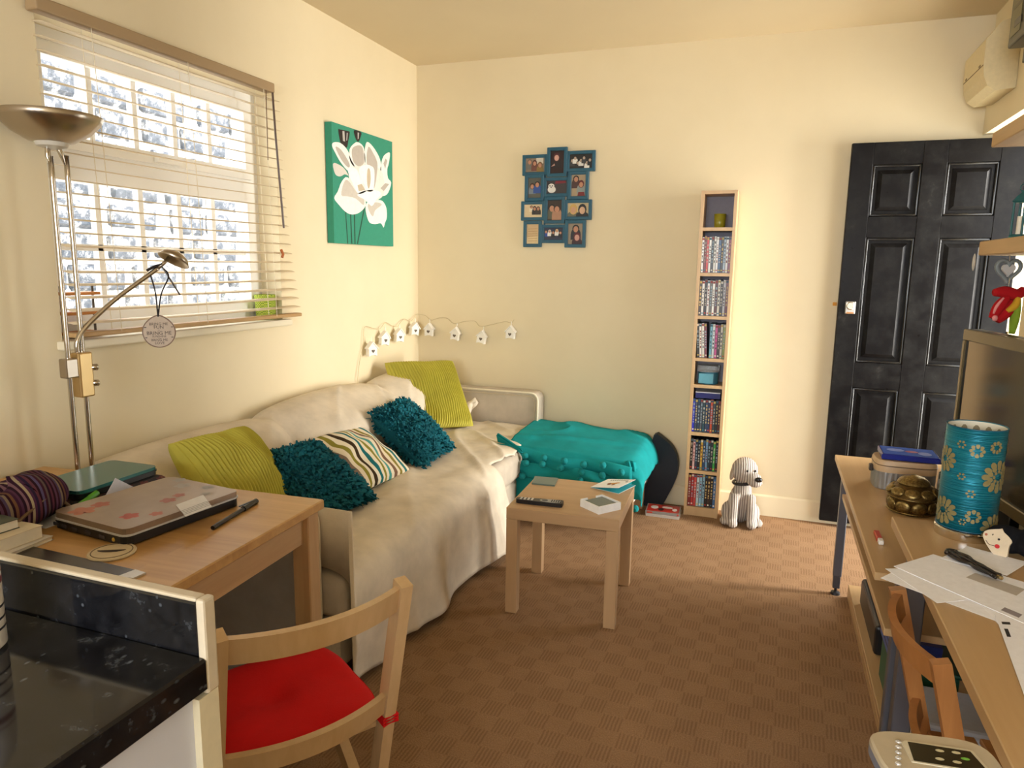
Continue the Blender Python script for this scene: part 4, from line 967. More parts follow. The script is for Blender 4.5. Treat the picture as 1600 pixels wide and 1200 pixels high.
for (u, v, r, c) in ((-.10, -.06, .022, '#b8605a'), (-.06, -.10, .016, '#b06a5c'), (.02, -.04, .02, '#a86a62'), (.06, -.03, .016, '#a86a62'), (-.13, .07, .030, '#b5705c'), (-.08, .075, .022, '#b0685a'), (.10, -.08, .014, '#9c948e'), (.12, .03, .022, '#a49c98'), (.14, -.04, .018, '#9c9894'), (.15, .08, .018, '#a09a96')):
    stk = MB()
    for k in range(5):
        an = 2*math.pi*k/5; stk.poly([(x, y, lz+.0003) for x, y in ell_poly(u+r*.55*math.cos(an), v+r*.55*math.sin(an), r*.5, r*.42, 8, rot=an)])
    stk.poly([(x, y, lz+.0005) for x, y in ell_poly(u, v, r*.4, r*.4, 8)]); stk.build('flower_sticker', ll, pc(c, .5))
prt = MB()
for k in range(5): prt.box((-lw_/2+.02+.03*k, -lh_/2+.0008, .008), (-lw_/2+.038+.03*k, -lh_/2+.0025, .015))
MB().box((-lw_/2+.0006, -.06, .008), (-lw_/2+.0025, -.04, .015)).build('port', lb, pc('#4a4a50'))
# side with the ports faces the camera (local -x)
for k, yy in enumerate((.12, .09, .05, .00)): MB().box((-lw_/2+.0004, yy-.009, .009), (-lw_/2+.0030, yy+.009, .016)).build('port', lb, pc('#3c3c42'))
MB().ell((-lw_/2+.002, -.09, .012), (.003, .005, .005), 10, 6).build('power_socket', lb, pc('#c9a440', .3))
# card with a barcode strip lying on the lid edge
pcd = MB(); Pm = [(0.784, -2.819), (0.788, -2.732), (0.872, -2.794), (0.867, -2.873)]
zc = ZB+.0432
pcd.use(pc('#d9d7da', .6)).prism(Pm[::-1], 2, zc, zc+.0012)
pcd.use(pc('#8d8c92', .6))
for k in range(4):
    f0, f1 = .55+.1*k, .58+.1*k
    def L(a_, b_, f): return (a_[0]+(b_[0]-a_[0])*f, a_[1]+(b_[1]-a_[1])*f)
    A, B, C_, D = L(Pm[0], Pm[3], f0), L(Pm[1], Pm[2], f0), L(Pm[1], Pm[2], f1), L(Pm[0], Pm[3], f1)
    pcd.poly([(*A, zc+.0015), (*B, zc+.0015), (*C_, zc+.0015), (*D, zc+.0015)])
tag(pcd.build('paper_card', origin=(.83, -2.80, zc)), 'white printed card resting on the edge of the bronze laptop', 'card')
# black pen
pn = thing('pen', 'black ballpoint pen beside the bronze laptop', 'pen', (0.885, -2.72, ZB))
A_, B_ = Vector((.905, -2.83, ZB+.006)), Vector((.868, -2.625, ZB+.006))
MB().cyl(A_, A_.lerp(B_, .68), .0056, 10).build('barrel', pn, pc('#1c1512', .3), world=True); MB().cyl(A_.lerp(B_, .66), A_.lerp(B_, .97), .0078, 10).build('cap', pn, pc('#0f0e10', .25), world=True)
MB().box((.8705, -2.70, ZB+.0125), (.8755, -2.645, ZB+.0145)).build('clip', pn, pc('#18181a', .3), world=True)
# round wooden disc with a smiling face
dm = thing('wooden_disc', 'round pale wooden disc with a smile shape cut in it, on the table', 'coaster', (0.803, -3.022, ZB), rotz=.5)
MB().lathe([(.047, 0), (.049, .003), (.047, .006), (.001, .006)], seg=40).build('disc', dm, pc('#c9b797', .6), autosmooth=40)
MB().poly([(x, y, .0063) for x, y in ell_poly(-.002, .006, .030, .014, 16, math.pi, 2*math.pi)]).build('smile_slot', dm, pc('#2c1c14', .7))
MB().tube([(.041*math.cos(a), .041*math.sin(a), .0062) for a in [2*math.pi*k/40 for k in range(40)]], .0011, 5, closed=True).build('groove', dm, pc('#6a5642'), smooth=True)
# thin teal notebook computer on a dark laptop and a fabric sleeve
zt0 = ZB
def soft(name, label, cat, pts, z0, z1, mat):
    s = MB(); n = len(pts)
    cx_ = sum(p[0] for p in pts)/n; cy2 = sum(p[1] for p in pts)/n
    prof = [(.94, 0), (1, .3), (1, .7), (.94, 1)]
    vs = []
    for k, f in prof:
        for p in pts: vs.append((cx_+(p[0]-cx_)*k, cy2+(p[1]-cy2)*k, z0+(z1-z0)*f))
    fs = [tuple(range(n))[::-1], tuple(range(3*n, 4*n))]+[(r*n+i, r*n+(i+1) % n, (r+1)*n+(i+1) % n, (r+1)*n+i) for r in range(3) for i in range(n)]
    s.add(vs, fs); return tag(s.build(name, mat=mat, origin=(cx_, cy2, z0)), label, cat)
sl_m = new_mat('dark_patterned_sleeve', rough=.9); t = NT(sl_m); nz = t.noise(t.coords(), 22, 3)
t.l(t.ramp(nz, [(.4, (0.025, 0.02, 0.025)), (.55, (0.10, 0.03, 0.03)), (.65, (0.20, 0.10, 0.05))], 'CONSTANT'), t.b.inputs['Base Color'])
soft('laptop_sleeve', 'dark patterned fabric laptop sleeve lying under the teal notebook', 'sleeve', [(.315, -2.84), (.505, -2.858), (.50, -2.575), (.31, -2.58)], ZB, ZB+.022, sl_m)
tl, *_r = laptop('laptop', 'slim teal closed notebook computer lying on the fabric sleeve', (0.303, -2.585), (0.484, -2.580), (0.498, -2.846), ZB+.0225, .013, .009, pc('#16181a', .35), pc('#2f6c6c', .18, .2), pc('#101214', .3))
# folded white paper leaning between laptops
lf = MB(); A3, B3, C3_ = Vector((.512, -2.795, ZB+.012)), Vector((.527, -2.690, ZB+.012)), Vector((.528, -2.765, ZB+.068)); n3 = (B3-A3).cross(C3_-A3).normalized()*.0006
lf.add([A3-n3, B3-n3, C3_-n3, A3+n3, B3+n3, C3_+n3], [(0, 1, 2), (5, 4, 3), (0, 3, 4, 1), (1, 4, 5, 2), (2, 5, 3, 0)])
o = lf.build('folded_paper', mat=pc('#d9d9e2', .7), origin=(.52, -2.74, ZB))
tag(o, 'folded white paper corner standing up between the two laptops', 'paper')
sp_ = MB(); sp_.box((.45, -2.97, ZB), (.532, -2.862, ZB+.0012)); tag(sp_.build('paper_sheet', mat=pc('#dedde2', .7), origin=(.49, -2.92, ZB)), 'loose white paper lying under the green pen', 'paper')
gp = thing('pen', 'bright green felt pen with a red tip beside the striped pouch', 'pen', (.48, -2.90, ZB))
MB().tube([(.514, -2.888, ZB+.011), (.500, -2.800, ZB+.034)], .0085, 10).build('barrel', gp, pc('#4f9a1c', .35), world=True)
MB().tube([(.517, -2.930, ZB+.005), (.514, -2.888, ZB+.011)], [.003, .0075], 10).build('tip', gp, pc('#3c1414', .5), world=True)
# striped woolly pouch
st_m = new_mat('striped_purple_knit', rough=.95, spec=.1); t = NT(st_m)
sp2 = t.n('ShaderNodeSeparateXYZ'); t.l(t.coords((1, 1, 1), (0, 0, .25)), sp2.inputs[0])
ma = t.n('ShaderNodeMath', operation='MULTIPLY_ADD'); t.l(sp2.outputs[1], ma.inputs[0]); ma.inputs[1].default_value = 8.5; ma.inputs[2].default_value = .5
frc = t.n('ShaderNodeMath', operation='FRACT'); t.l(ma.outputs[0], frc.inputs[0])
cs_ = ['#2a1420', '#5a3a52', '#341826', '#4a3c58', '#7a6a5c', '#2c1624', '#6a4a3a', '#3c2038', '#50304a', '#2a1828', '#7a5a68', '#321a2c', '#a09078', '#4a2a44', '#2c2038', '#5c3440', '#281420', '#54486a', '#3a1c2a', '#5a4a48', '#2a1626', '#5a3040']
t.l(t.ramp(frc.outputs[0], [(i/len(cs_), hx(c)) for i, c in enumerate(cs_)], 'CONSTANT'), t.b.inputs['Base Color'])
pch = thing('striped_pouch', 'floppy purple striped knitted pouch slumped at the table\'s left side', 'pouch', (.43, -2.98, ZB))
pb = MB()
def pouch_fn(u, v):
    a = 2*math.pi*u; th_ = math.pi*(v-.5)
    r = (math.cos(th_)) ** .55 if abs(th_) < math.pi/2-1e-4 else 0
    x = .115*r*math.cos(a); y = .125*r*math.sin(a); z = .050+.050*math.sin(th_)*(1 if th_ > 0 else .98)
    z *= 1+.35*math.sin(a+.6)*.6
    return (x+.01*noise.noise(Vector((a, v*3, 1))), y, max(0.0005, z+.008*noise.noise(Vector((x*20, y*20, 2)))))
pb.grid(pouch_fn, 49, 25); pb.build('bag', pch, st_m, smooth=True, weld=True)
MB().tube(catmull([(.095, -.085, .012), (.108, -.04, .05), (.105, .02, .075), (.085, .06, .06), (.10, .09, .02)], 24), .004, 6).build('zip', pch, pc('#6a5238'), smooth=True)
# books at the left edge of the table
for k, (lb_, hexs, z0, z1, dx, rz, cat) in enumerate((('white paper pad, lowest of the pile at the table\'s left edge', '#d6d0cc', 0, .010, 0, .1, 'notepad'), ('thick cream paperback in the pile at the table\'s left edge', '#d8cbb4', .0105, .040, -.01, .02, 'book'), ('dark green hardback on top of the pile at the table\'s left edge', '#3c4438', .0405, .062, -.035, -.06, 'book'))):
    t0 = thing('book' if k else 'notepad', lb_, cat, (.54+dx*1.4, -3.085+dx, ZB+z0), rotz=rz)
    MB().box((-.10, -.065, .0015), (.078, .063, z1-z0-.0015)).build('pages', t0, pc('#e6dfd0', .8))
    MB().box((-.10, -.067, 0), (.08, .065, .0015)).build('cover', t0, pc(hexs, .5)); MB().box((-.10, -.067, z1-z0-.0015), (.08, .065, z1-z0)).build('cover', t0, pc(hexs, .5))
# long dark knife-shaped ruler lying along the upstand
rl = thing('metal_ruler', 'long dark flat blade with a silver end along the upstand', 'ruler', (.82, -3.10, ZB))
MB().prism([(.595, -3.105), (.604, -3.062), (.925, -3.072), (.918, -3.112)], 2, ZB, ZB+.003).build('blade', rl, pc('#2c241f', .25), world=True)
MB().prism([(.925, -3.072), (.918, -3.112), (.955, -3.105), (.957, -3.076)], 2, ZB, ZB+.004).build('end_cap', rl, pc('#c9c5be', .3, .6), world=True)

# ------------------------------------------------------------------ uplighter floor lamp with reading arm
LXx, LYy = 0.125, -2.530
fl = thing('floor_lamp', 'brushed nickel uplighter floor lamp with a reading arm by the window', 'lamp', (LXx, LYy, 0))
MB().lathe([(.105, 0), (.105, .012), (.09, .020), (.012, .026)], seg=36).build('base', fl, steel, autosmooth=35)
def pole(dx, dy):
    p = [(dx, dy, .02), (dx, dy, 1.55), (dx*1.02, dy*1.02, 1.62), (dx*.9-.004, dy*.9-.010, 1.68), (dx*.3, dy*.3-.022, 1.725)]
    return MB().tube(catmull(p, 30), .0075, 10)
pole(.0, -.024).build('pole', fl, steel_p, smooth=True); pole(.0, .026).build('pole', fl, steel_p, smooth=True)
bw = MB(); bw.lathe([(.03, .0), (.06, .006), (.100, .030), (.129, .060), (.139, .079), (.137, .080), (.126, .062), (.10, .034), (.05, .012), (.001, .010)], (0, -.016, 1.700), 48, cap=False)
bw.build('bowl', fl, steel, smooth=True)
MB().lathe([(.045, 0), (.040, -.012), (.012, -.020)], (0, -.016, 1.704), 28).build('bowl_cap', fl, pc('#c9c2b4', .3), autosmooth=40)
cl = MB(); cl.rbox((-.016, -.045, 1.01), (.016, .0, 1.07), .004); cl.build('clamp', fl, steel)
cl = MB(); cl.rbox((-.014, -.006, .945), (.022, .042, 1.085), .005); cl = cl.build('switch_box', fl, new_mat('brass_switch_box', (0.55, 0.38, 0.17), .3, .8))
for z in (.985, 1.035):
    MB().xf(Matrix.Translation((.012, .040, z)) @ Matrix.Rotation(math.pi/2, 4, 'Y') @ Matrix.Rotation(-.9, 4, 'X')).lathe([(.007, 0), (.0105, .003), (.0105, .018), (.006, .022)], seg=16).build('knob', cl, steel_p, smooth=True)
armp = catmull([(.0, .012, 1.06), (.0, .010, 1.115), (.01, .040, 1.165), (.045, .12, 1.245), (.095, .215, 1.325), (.108, .238, 1.345)], 40)
MB().tube(armp, .0075, 10).build('reading_arm', fl, steel_p, smooth=True)
sd = MB(); Ms = Matrix.Translation((.128, .285, 1.372)) @ Matrix.Rotation(math.radians(-30), 4, 'X') @ Matrix.Rotation(math.radians(8), 4, 'Y')
sd.xf(Ms).lathe([(.001, .030), (.020, .027), (.042, .014), (.052, -.004), (.050, -.004), (.040, .011), (.018, .024), (.001, .027)], seg=32, cap=False).build('reading_shade', fl, steel, smooth=True)
MB().tube([(.108, .238, 1.345), (.117, .256, 1.362), (.124, .27, 1.380)], .006, 8).build('shade_joint', fl, steel, smooth=True)
MB().tube([(.115, .25, 1.345), (.125, .305, 1.255)], .0028, 8).build('handle', fl, pc('#5b534a', .4), smooth=True)
# round wooden hanging sign
SG = Vector((.245, -2.318, 1.137))
sg = thing('hanging_sign', 'round wooden slogan plaque hanging on a black cord from the lamp arm', 'sign', M=frame_mat(SG, (0.745, 0.667, 0), (0, 0, 1)))
op = [(.050*math.cos(a)*(1 if math.sin(a) < 0 else 1-.10*math.sin(a)**3), .052*math.sin(a)+(.004*max(0, math.sin(a))**8)) for a in [2*math.pi*k/44 for k in range(44)]]
MB().prism(op, 2, -.008, 0).build('plaque', sg, wood('plaque_bark', (.12, .06, .03), (.20, .11, .06), 1))
MB().prism([(x*.93, y*.93) for x, y in op], 2, .0, .0008).build('face', sg, pc('#b5a28f', .6))
tx = MB().use(pc('#3a3230', .7))
for s_, yy, z_ in (('BRING ME', .026, .0125), ('FUN', .0155, .0155), ('BRING ME', -.004, .0165), ('SUNSHINE', -.0145, .009), ('BRING ME', -.0265, .011), ('LOVE', -.0365, .012)): tx.text(s_, z_, M=Matrix.Translation((0, yy, .0012)))
for yy in (.0065, -.0205): tx.text('~', .012, M=Matrix.Translation((0, yy, .0012)))
for a0, s_ in ((2.75, 'joy'), (.40, 'joy'), (3.6, 'joy'), (-.45, 'joy')): tx.poly([(.043*math.cos(a0)+.004*math.cos(q), .041*math.sin(a0)+.0014*math.sin(q)+0, .0012) for q in [2*math.pi*k/8 for k in range(8)]])
tx.build('lettering', sg)
cord = MB(); up = FRAME[sg.name].inverted()
P1 = Vector((LXx+.098, LYy+.212, 1.327)); P2 = Vector((LXx+.112, LYy+.245, 1.350))
top_ = Vector((SG.x, SG.y, SG.z+.050))
cord.tube(catmull([P1, P1.lerp(top_, .5)+Vector((.006, 0, .01)), top_], 16), .0024, 6); cord.tube(catmull([P2, P2+Vector((.012, .018, -.03)), P2.lerp(top_, .55)+Vector((.004, .004, 0)), top_], 16), .0024, 6)
cord.tube([P1+Vector((-.004, -.008, .009)), P1.lerp(P2, .5)+Vector((.0, 0, .012)), P2+Vector((.003, .004, .007))], .0045, 6)
cord.build('cord', sg, pc('#1d1517', .8), world=True)
# things on the window sill: green woven pot and small wooden toy house shelf
m = new_mat('green_woven_basket', rough=.9); t = NT(m); ckk = t.n('ShaderNodeTexChecker'); ckk.inputs['Scale'].default_value = 170; t.l(t.coords(), ckk.inputs['Vector'])
ckk.inputs[1].default_value = (*hx('#b8c048'), 1); ckk.inputs[2].default_value = (*hx('#6f8a2c'), 1); t.l(ckk.outputs['Color'], t.b.inputs['Base Color'])
gb = thing('woven_pot', 'small green woven pot on the window sill behind the blind', 'pot', (-.045, -1.425, WZ0+.006))
MB().lathe([(.038, 0), (.042, .004), (.047, .105), (.049, .11), (.046, .112), (.040, .02), (.001, .015)], seg=28, cap=False).build('pot', gb, m, autosmooth=40)
sh_ = thing('sill_rack', 'small orange wooden rack on the window sill behind the lamp pole', 'rack', (-.055, -2.36, WZ0+.006))
for z in (.008, .075, .14): MB().rbox((-.035, -.065, z), (.03, .065, z+.010), .002, 1).build('rack_shelf', sh_, pc('#c07a34', .6))
for y in (-.06, .058): MB().cyl((0, y, 0), (0, y, .17), .004, 8).build('upright', sh_, pc('#5b534a', .4, .6))

# ------------------------------------------------------------------ kitchen counter with upstand
CX, CY, CZ = 1.550, -3.532, 0.920
kc = thing('kitchen_counter', 'black speckled granite-look kitchen worktop with upstand at the front left', 'worktop', (1.0, -3.9, 0))
gr = MATS['black_granite']
MB().rbox((0.002, -4.20, CZ-.040), (CX, CY, CZ), .003, 1).build('worktop', kc, gr, world=True)
up_ = MB().rbox((0.002, CY-.0, CZ-.04), (CX-.012, CY+.016, CZ+.064), .002, 1).build('upstand', kc, gr, world=True)
MB().rbox((0.002, CY+.0, CZ+.0645), (CX-.0122, CY+.016, CZ+.070), .003).build('upstand_cap', kc, pc('#bfb096', .5), world=True)
MB().rbox((CX-.0118, CY-.002, CZ-.045), (CX+.0, CY+.017, CZ+.070), .003).build('end_strip', kc, pc('#c2b49c', .5), world=True)
MB().box((0.002, -4.18, 0), (CX-.012, CY-.012, CZ-.0405)).build('cabinet', kc, MATS['white_laminate'], world=True)
MB().box((CX-.0125, CY-.014, 0), (CX-.002, CY+.016, CZ-.0455)).build('corner_strip', kc, pc('#cfc4a6', .5), world=True)
bo = thing('bottle', 'white plastic bottle with maroon bands on the black worktop', 'bottle', (1.288, -3.617, CZ+.0005))
MB().lathe([(.030, 0), (.034, .004), (.034, .115), (.031, .135), (.020, .15), (.001, .152)], seg=32).build('body', bo, pc('#e6e2e2', .3), autosmooth=40)
for z0, z1, c in ((.078, .086, '#6a1c28'), (.091, .093, '#6a1c28'), (.050, .053, '#23222a'), (.036, .039, '#23222a'), (.024, .027, '#23222a')): MB().lathe([(.0343, z0), (.0343, z1)], seg=32, cap=False).build('band', bo, pc(c, .4), smooth=True)
MB().lathe([(.012, 0), (.012, .03), (.001, .03)], (0, 0, .152), 20).build('cap', bo, pc('#f0eeee', .3))

# ------------------------------------------------------------------ folding chairs
def chair(name, label, M, wood_m, cushion, w=0.36):
    ch = thing(name, label, 'chair', M=M); hwid = w/2; lean = .18; top = .730
    def post(s):  # long post: back top to front foot
        q = MB(); x = s*hwid
        q.M = Matrix.Identity(4)
        P0, P1 = Vector((x, 0.0, top)), Vector((x, lean, 0.0))
        d_ = (P1-P0).normalized(); n_ = Vector((0, d_.z, -d_.y))
        vs = []
        for P, e in ((P0, 0), (P1, 0)):
            for a_, b_ in ((-.013, -.018), (.013, -.018), (.013, .018), (-.013, .018)): vs.append(P+Vector((a_, 0, 0))+n_*b_)
        q.add(vs, [(0, 1, 2, 3), (7, 6, 5, 4), (0, 4, 5, 1), (1, 5, 6, 2), (2, 6, 7, 3), (3, 7, 4, 0)])
        return q
    for s in (-1, 1): post(s).build('back_post', ch, wood_m)
    for s in (-1, 1):
        q = MB(); x = s*(hwid-.032); P0, P1 = Vector((x, .40, .345)), Vector((x, -.06, 0)); d_ = (P1-P0).normalized(); n_ = Vector((0, d_.z, -d_.y)); vs = []
        for P in (P0, P1):
            for a_, b_ in ((-.012, -.018), (.012, -.018), (.012, .018), (-.012, .018)): vs.append(P+Vector((a_, 0, 0))+n_*b_)
        q.add(vs, [(0, 1, 2, 3), (7, 6, 5, 4), (0, 4, 5, 1), (1, 5, 6, 2), (2, 6, 7, 3), (3, 7, 4, 0)]); q.build('rear_leg', ch, wood_m)
    def rail(z0, z1, bow):
        q = MB(); n = 17; y0 = lean*(1-(z0+z1)/2/top)
        vs = []; fs = []
        for k in range(n):
            u = 2*k/(n-1)-1; x = u*(hwid-.010); yb_ = y0-bow*(1-u*u)
            for dy_, z in ((-.009, z0), (.009, z0), (.009, z1), (-.009, z1)): vs.append((x, yb_+dy_-(z-(z0+z1)/2)*.25, z))
        for k in range(n-1):
            for j in range(4): fs.append((k*4+j, k*4+(j+1) % 4, (k+1)*4+(j+1) % 4, (k+1)*4+j))
        fs += [(0, 1, 2, 3), tuple((n-1)*4+j for j in (3, 2, 1, 0))]
        return q.add(vs, fs)
    rail(.667, .721, .045).build('top_rail', ch, wood_m, autosmooth=40); rail(.402, .450, .04).build('lower_rail', ch, wood_m, autosmooth=40)
    for k in range(6): y = .10+.058*k; MB().rbox((-hwid+.014, y, .355), (hwid-.014, y+.048, .370), .003, 1).build('seat_slat', ch, wood_m)
    MB().cyl((-hwid+.02, .40, .345), (hwid-.02, .40, .345), .010, 10).build('cross_bar', ch, wood_m); MB().cyl((-hwid+.01, lean*.86, .10), (hwid-.01, lean*.86, .10), .010, 10).build('cross_bar', ch, wood_m); MB().cyl((-hwid+.03, .0, .055), (hwid-.03, .0, .055), .010, 10).build('cross_bar', ch, wood_m)
    if cushion:
        cu = thing('seat_cushion', 'flat red cotton seat cushion tied to the pale folding chair', 'cushion', M=M @ Matrix.Translation((0, .265, .371)))
        def fn(u, v, sg):
            a_, b_ = 2*u-1, 2*v-1; e = max(0, (1-a_**6)*(1-b_**6))
            rr = 1-.10*(abs(a_)**4)*(abs(b_)**4)*2
            z = .022+sg*.021*e**.5+(.006*noise.noise(Vector((a_*2, b_*2, .4)))-.014*math.exp(-((a_*.9)**2+(b_*.9)**2)*30)-.004*math.exp(-(b_*4)**2))*(1 if sg > 0 else 0)
            return (a_*(hwid+.012)*rr, b_*.185*rr, z)
        q = MB(); q.grid(lambda u, v: fn(u, v, 1), 30, 30); q.grid(lambda u, v: fn(u, v, -1), 30, 30); q.build('pad', cu, red_m, smooth=True)
        inv = Matrix.Translation((0, .265, .371)).inverted()
        for s in (-1, 1):
            y = lean*(1-.385/top); q = MB(); lp_ = [(s*hwid+s*dx, y+dy_, .385+dz) for dx, dy_, dz in ((-.016, -.022, 0), (.016, -.022, .002), (.016, .021, .004), (-.016, .021, .002))]
            for dz in (-.007, 0, .007): q.tube([inv @ (Vector(p)+Vector((0, 0, dz))) for p in lp_], .004, 6, closed=True)
            q.build('tie', cu, red_m)
    return ch
def chair_frame(x, y, face):   # local y axis = facing direction
    f_ = Vector((face[0], face[1], 0)).normalized(); r_ = Vector((f_.y, -f_.x, 0))
    return Matrix(((r_.x, f_.x, 0, x), (r_.y, f_.y, 0, y), (0, 0, 1, 0), (0, 0, 0, 1)))
chair('folding_chair', 'pale beech folding chair with a red seat cushion in the foreground', chair_frame(1.367, -3.065, (-.844, .536)), chair_w, True, .363)
chair('folding_chair', 'orange stained folding chair tucked under the right-hand desk', chair_frame(2.455, -2.555, (.995, .08)) @ Matrix.Scale(.905, 4), chair_o, False, .35)

# ------------------------------------------------------------------ television bench along the right wall
tvb = thing('television_bench', 'open wooden television bench on grey metal legs along the right wall', 'bench', (2.73, -1.6, 0))
BX0, BX1, BY0, BY1, BZ = 2.430, 3.020, -2.165, -0.900, 0.600
MB().rbox((BX0, BY0, BZ-.022), (BX1, BY1, BZ), .002, 1).build('top', tvb, desk_w, world=True)
MB().rbox((BX0+.035, BY0, .430), (BX1, BY1-.06, .450), .002, 1).build('shelf', tvb, desk_w, world=True)
MB().rbox((BX0+.09, BY0, .035), (BX1, BY1-.06, .057), .002, 1).build('shelf', tvb, desk_w, world=True)
MB().rbox((BX0+.09, BY0, .0), (BX0+.11, BY1-.06, .035), .002, 1).build('plinth', tvb, desk_w, world=True)
MB().rbox((BX1-.02, BY0, .057), (BX1, BY1-.06, .430), .002, 1).build('back_panel', tvb, desk_w, world=True)
for x, y in ((2.475, -.945), (2.975, -.945), (2.502, -2.14), (2.975, -2.12)):
    if True:
        l = MB(); l.rbox((x-.017, y-.017, .085), (x+.017, y+.017, BZ-.022), .003, 1); l = l.build('leg', tvb, grey_metal, world=True)
        MB().rbox((x-.014, y-.014, .030), (x+.014, y+.014, .085), .002, 1).build('leg_sleeve', l, pc('#55555c', .4, .5), world=True)
        MB().lathe([(.020, 0), (.018, .010), (.006, .014), (.006, .030)], (x, y, 0), 16).build('foot', l, pc('#1c1c1e', .4), world=True)
dk = thing('desk', 'wooden desk with a grey metal leg at the right edge', 'desk', (2.75, -2.6, 0))
KX0, KX1, KY0, KY1, KZ = 2.484, 3.020, -3.65, -1.990, 0.700
MB().rbox((KX0, KY0, KZ-.028), (KX1, KY1, KZ), .002, 1).build('desk_top', dk, desk_w, world=True)
for x in (KX0+.030, KX1-.04):
    for y in (-2.215, KY0+.05): MB().rbox((x-.022, y-.022, 0), (x+.022, y+.022, KZ-.028), .003, 1).build('leg', dk, grey_metal, world=True)
MB().rbox((KX1-.03, KY0+.08, .35), (KX1-.012, -2.43, .60), .002, 1).build('modesty_panel', dk, desk_w, world=True)
def stack(name, label, cat, a, b, mats, rot=0, origin=None):
    return None
# things on the bench shelves
o = MB(); o.rbox((2.545, -1.55, .0575), (2.80, -1.13, .165), .012); o = tag(o.build('black_box', mat=pc('#17181b', .35), origin=(2.68, -1.34, .0575)), 'black plastic set-top box on the bench\'s lowest shelf', 'box')
for k in range(3):
    b_ = MB(); z = .2205+k*.0225; b_.use(pc('#1c2a6a', .35)).box((2.535, -1.885, z), (2.67, -1.695, z+.0215)); b_.use(pc('#3f6ab8', .35)).poly([(2.5348, -1.87, z+.004), (2.5348, -1.71, z+.004), (2.5348, -1.71, z+.017), (2.5348, -1.87, z+.017)])
    tag(b_.build('box_set', origin=(2.60, -1.79, z)), ['dark blue box set lowest of three piled on the green crate', 'dark blue box set in the middle of three piled on the green crate', 'dark blue box set topmost of three piled on the green crate'][k], 'box set', 'blue box sets on the green crate')
gcx = thing('crate', 'dark green plastic crate on the bench\'s lowest shelf', 'crate', (2.62, -1.79, .0575))
MB().rbox((2.545, -1.90, .0575), (2.72, -1.68, .206), .010).build('body', gcx, pc('#1d5a44', .45), world=True); MB().rbox((2.540, -1.905, .206), (2.725, -1.675, .220), .005).build('rim', gcx, pc('#174a38', .45), world=True)
wb = thing('storage_box', 'white lidded box on the bench\'s lowest shelf, seen through the orange chair', 'box', (2.64, -2.06, .0575))
MB().rbox((2.57, -2.155, .0575), (2.75, -1.965, .185), .012).build('body', wb, pc('#d3d5dc', .4), world=True); MB().rbox((2.565, -2.16, .185), (2.755, -1.960, .205), .010).build('lid', wb, pc('#c6cad4', .35), world=True)
bg_ = MB(); bg_.grid(lambda u, v: (2.72+.13*math.cos(2*math.pi*u)*math.sin(math.pi*v)**.6, -3.05+.14*math.sin(2*math.pi*u)*math.sin(math.pi*v)**.6, .16-.16*math.cos(math.pi*v)+.02*noise.noise(Vector((u*9, v*6, 0)))*math.sin(math.pi*v)), 30, 16)
tag(bg_.build('black_bag', mat=pc('#141416', .6), smooth=True, weld=True, origin=(2.72, -3.05, 0)), 'slumped black bag on the floor beneath the desk', 'bag')

# television
TVc = Vector((2.75, -1.358, 0)); dirv = Vector((.061, -.377, 0)).normalized()
TVM = frame_mat((TVc.x, TVc.y, BZ), dirv, (0, 0, 1))
tv_ = thing('television', 'flat television with an olive-brown bezel standing on the bench', 'television', M=TVM)
tvm = pc('#3e3420', .35); Wt, H0, H1 = .615, .075, .583
MB().rbox((0, H0, -.05), (Wt, H1, -.006), .006).build('casing', tv_, pc('#1a1712', .4))
bz = .038
fr = MB(); fr.rbox((0, H1-bz, -.006), (Wt, H1, .006), .003, 1).rbox((0, H0, -.006), (Wt, H0+bz, .006), .003, 1).rbox((0, H0+bz, -.006), (.020, H1-bz, .006), .003, 1).rbox((Wt-.02, H0+bz, -.006), (Wt, H1-bz, .006), .003, 1); fr.build('bezel', tv_, new_mat('olive_gloss_bezel', (0.10, 0.075, 0.035), .25))
MB().box((.020, H0+bz, -.004), (Wt-.02, H1-bz, -.001)).build('screen', tv_, new_mat('television_screen', (0.035, 0.028, 0.016), .12))
MB().box((.020, H0+bz, -.0009), (.029, H1-bz, .0005)).build('screen_edge', tv_, pc('#0d0a08', .4))
MB().rbox((.22, .012, -.045), (.40, H0+.01, -.015), .004).build('neck', tv_, pc('#121212', .3)); MB().rbox((.10, 0, -.12), (.52, .012, .09), .004).build('foot', tv_, pc('#101010', .25))
bx = MB(); bx.rbox((2.93, -1.94, BZ+.0005), (3.015, -1.74, BZ+.115), .006); tag(bx.build('black_box', mat=pc('#121113', .4), origin=(2.97, -1.84, BZ)), 'black box on the bench behind the television', 'box')

# tin with a ridged side, book and blue case on it
tn = thing('biscuit_tin', 'rectangular cream tin with ridged grey sides at the far end of the bench', 'tin', (2.62, -1.30, BZ+.0005), rotz=.03)
rg = MB(); n = 64; hw2, hd2 = .098, .072
def superr(a, w_, d_): c_, s_ = math.cos(a), math.sin(a); e = 4.2; r = (abs(c_/w_)**e+abs(s_/d_)**e)**(-1/e); return (r*c_, r*s_)
def ring(w_, d_, z, rib=0): return [(p[0]*(1+rib*math.sin(a*34)), p[1]*(1+rib*math.sin(a*34)), z) for a, p in ((2*math.pi*k/136, superr(2*math.pi*k/136, w_, d_)) for k in range(136))]
def loft(rings):
    q = MB(); vs = []; fs = []; n = len(rings[0])
    for r in rings: vs += r
    for i in range(len(rings)-1):
        for k in range(n): fs.append((i*n+k, i*n+(k+1) % n, (i+1)*n+(k+1) % n, (i+1)*n+k))
    fs.append(tuple(range(n))[::-1]); fs.append(tuple((len(rings)-1)*n+k for k in range(n))); return q.add(vs, fs)
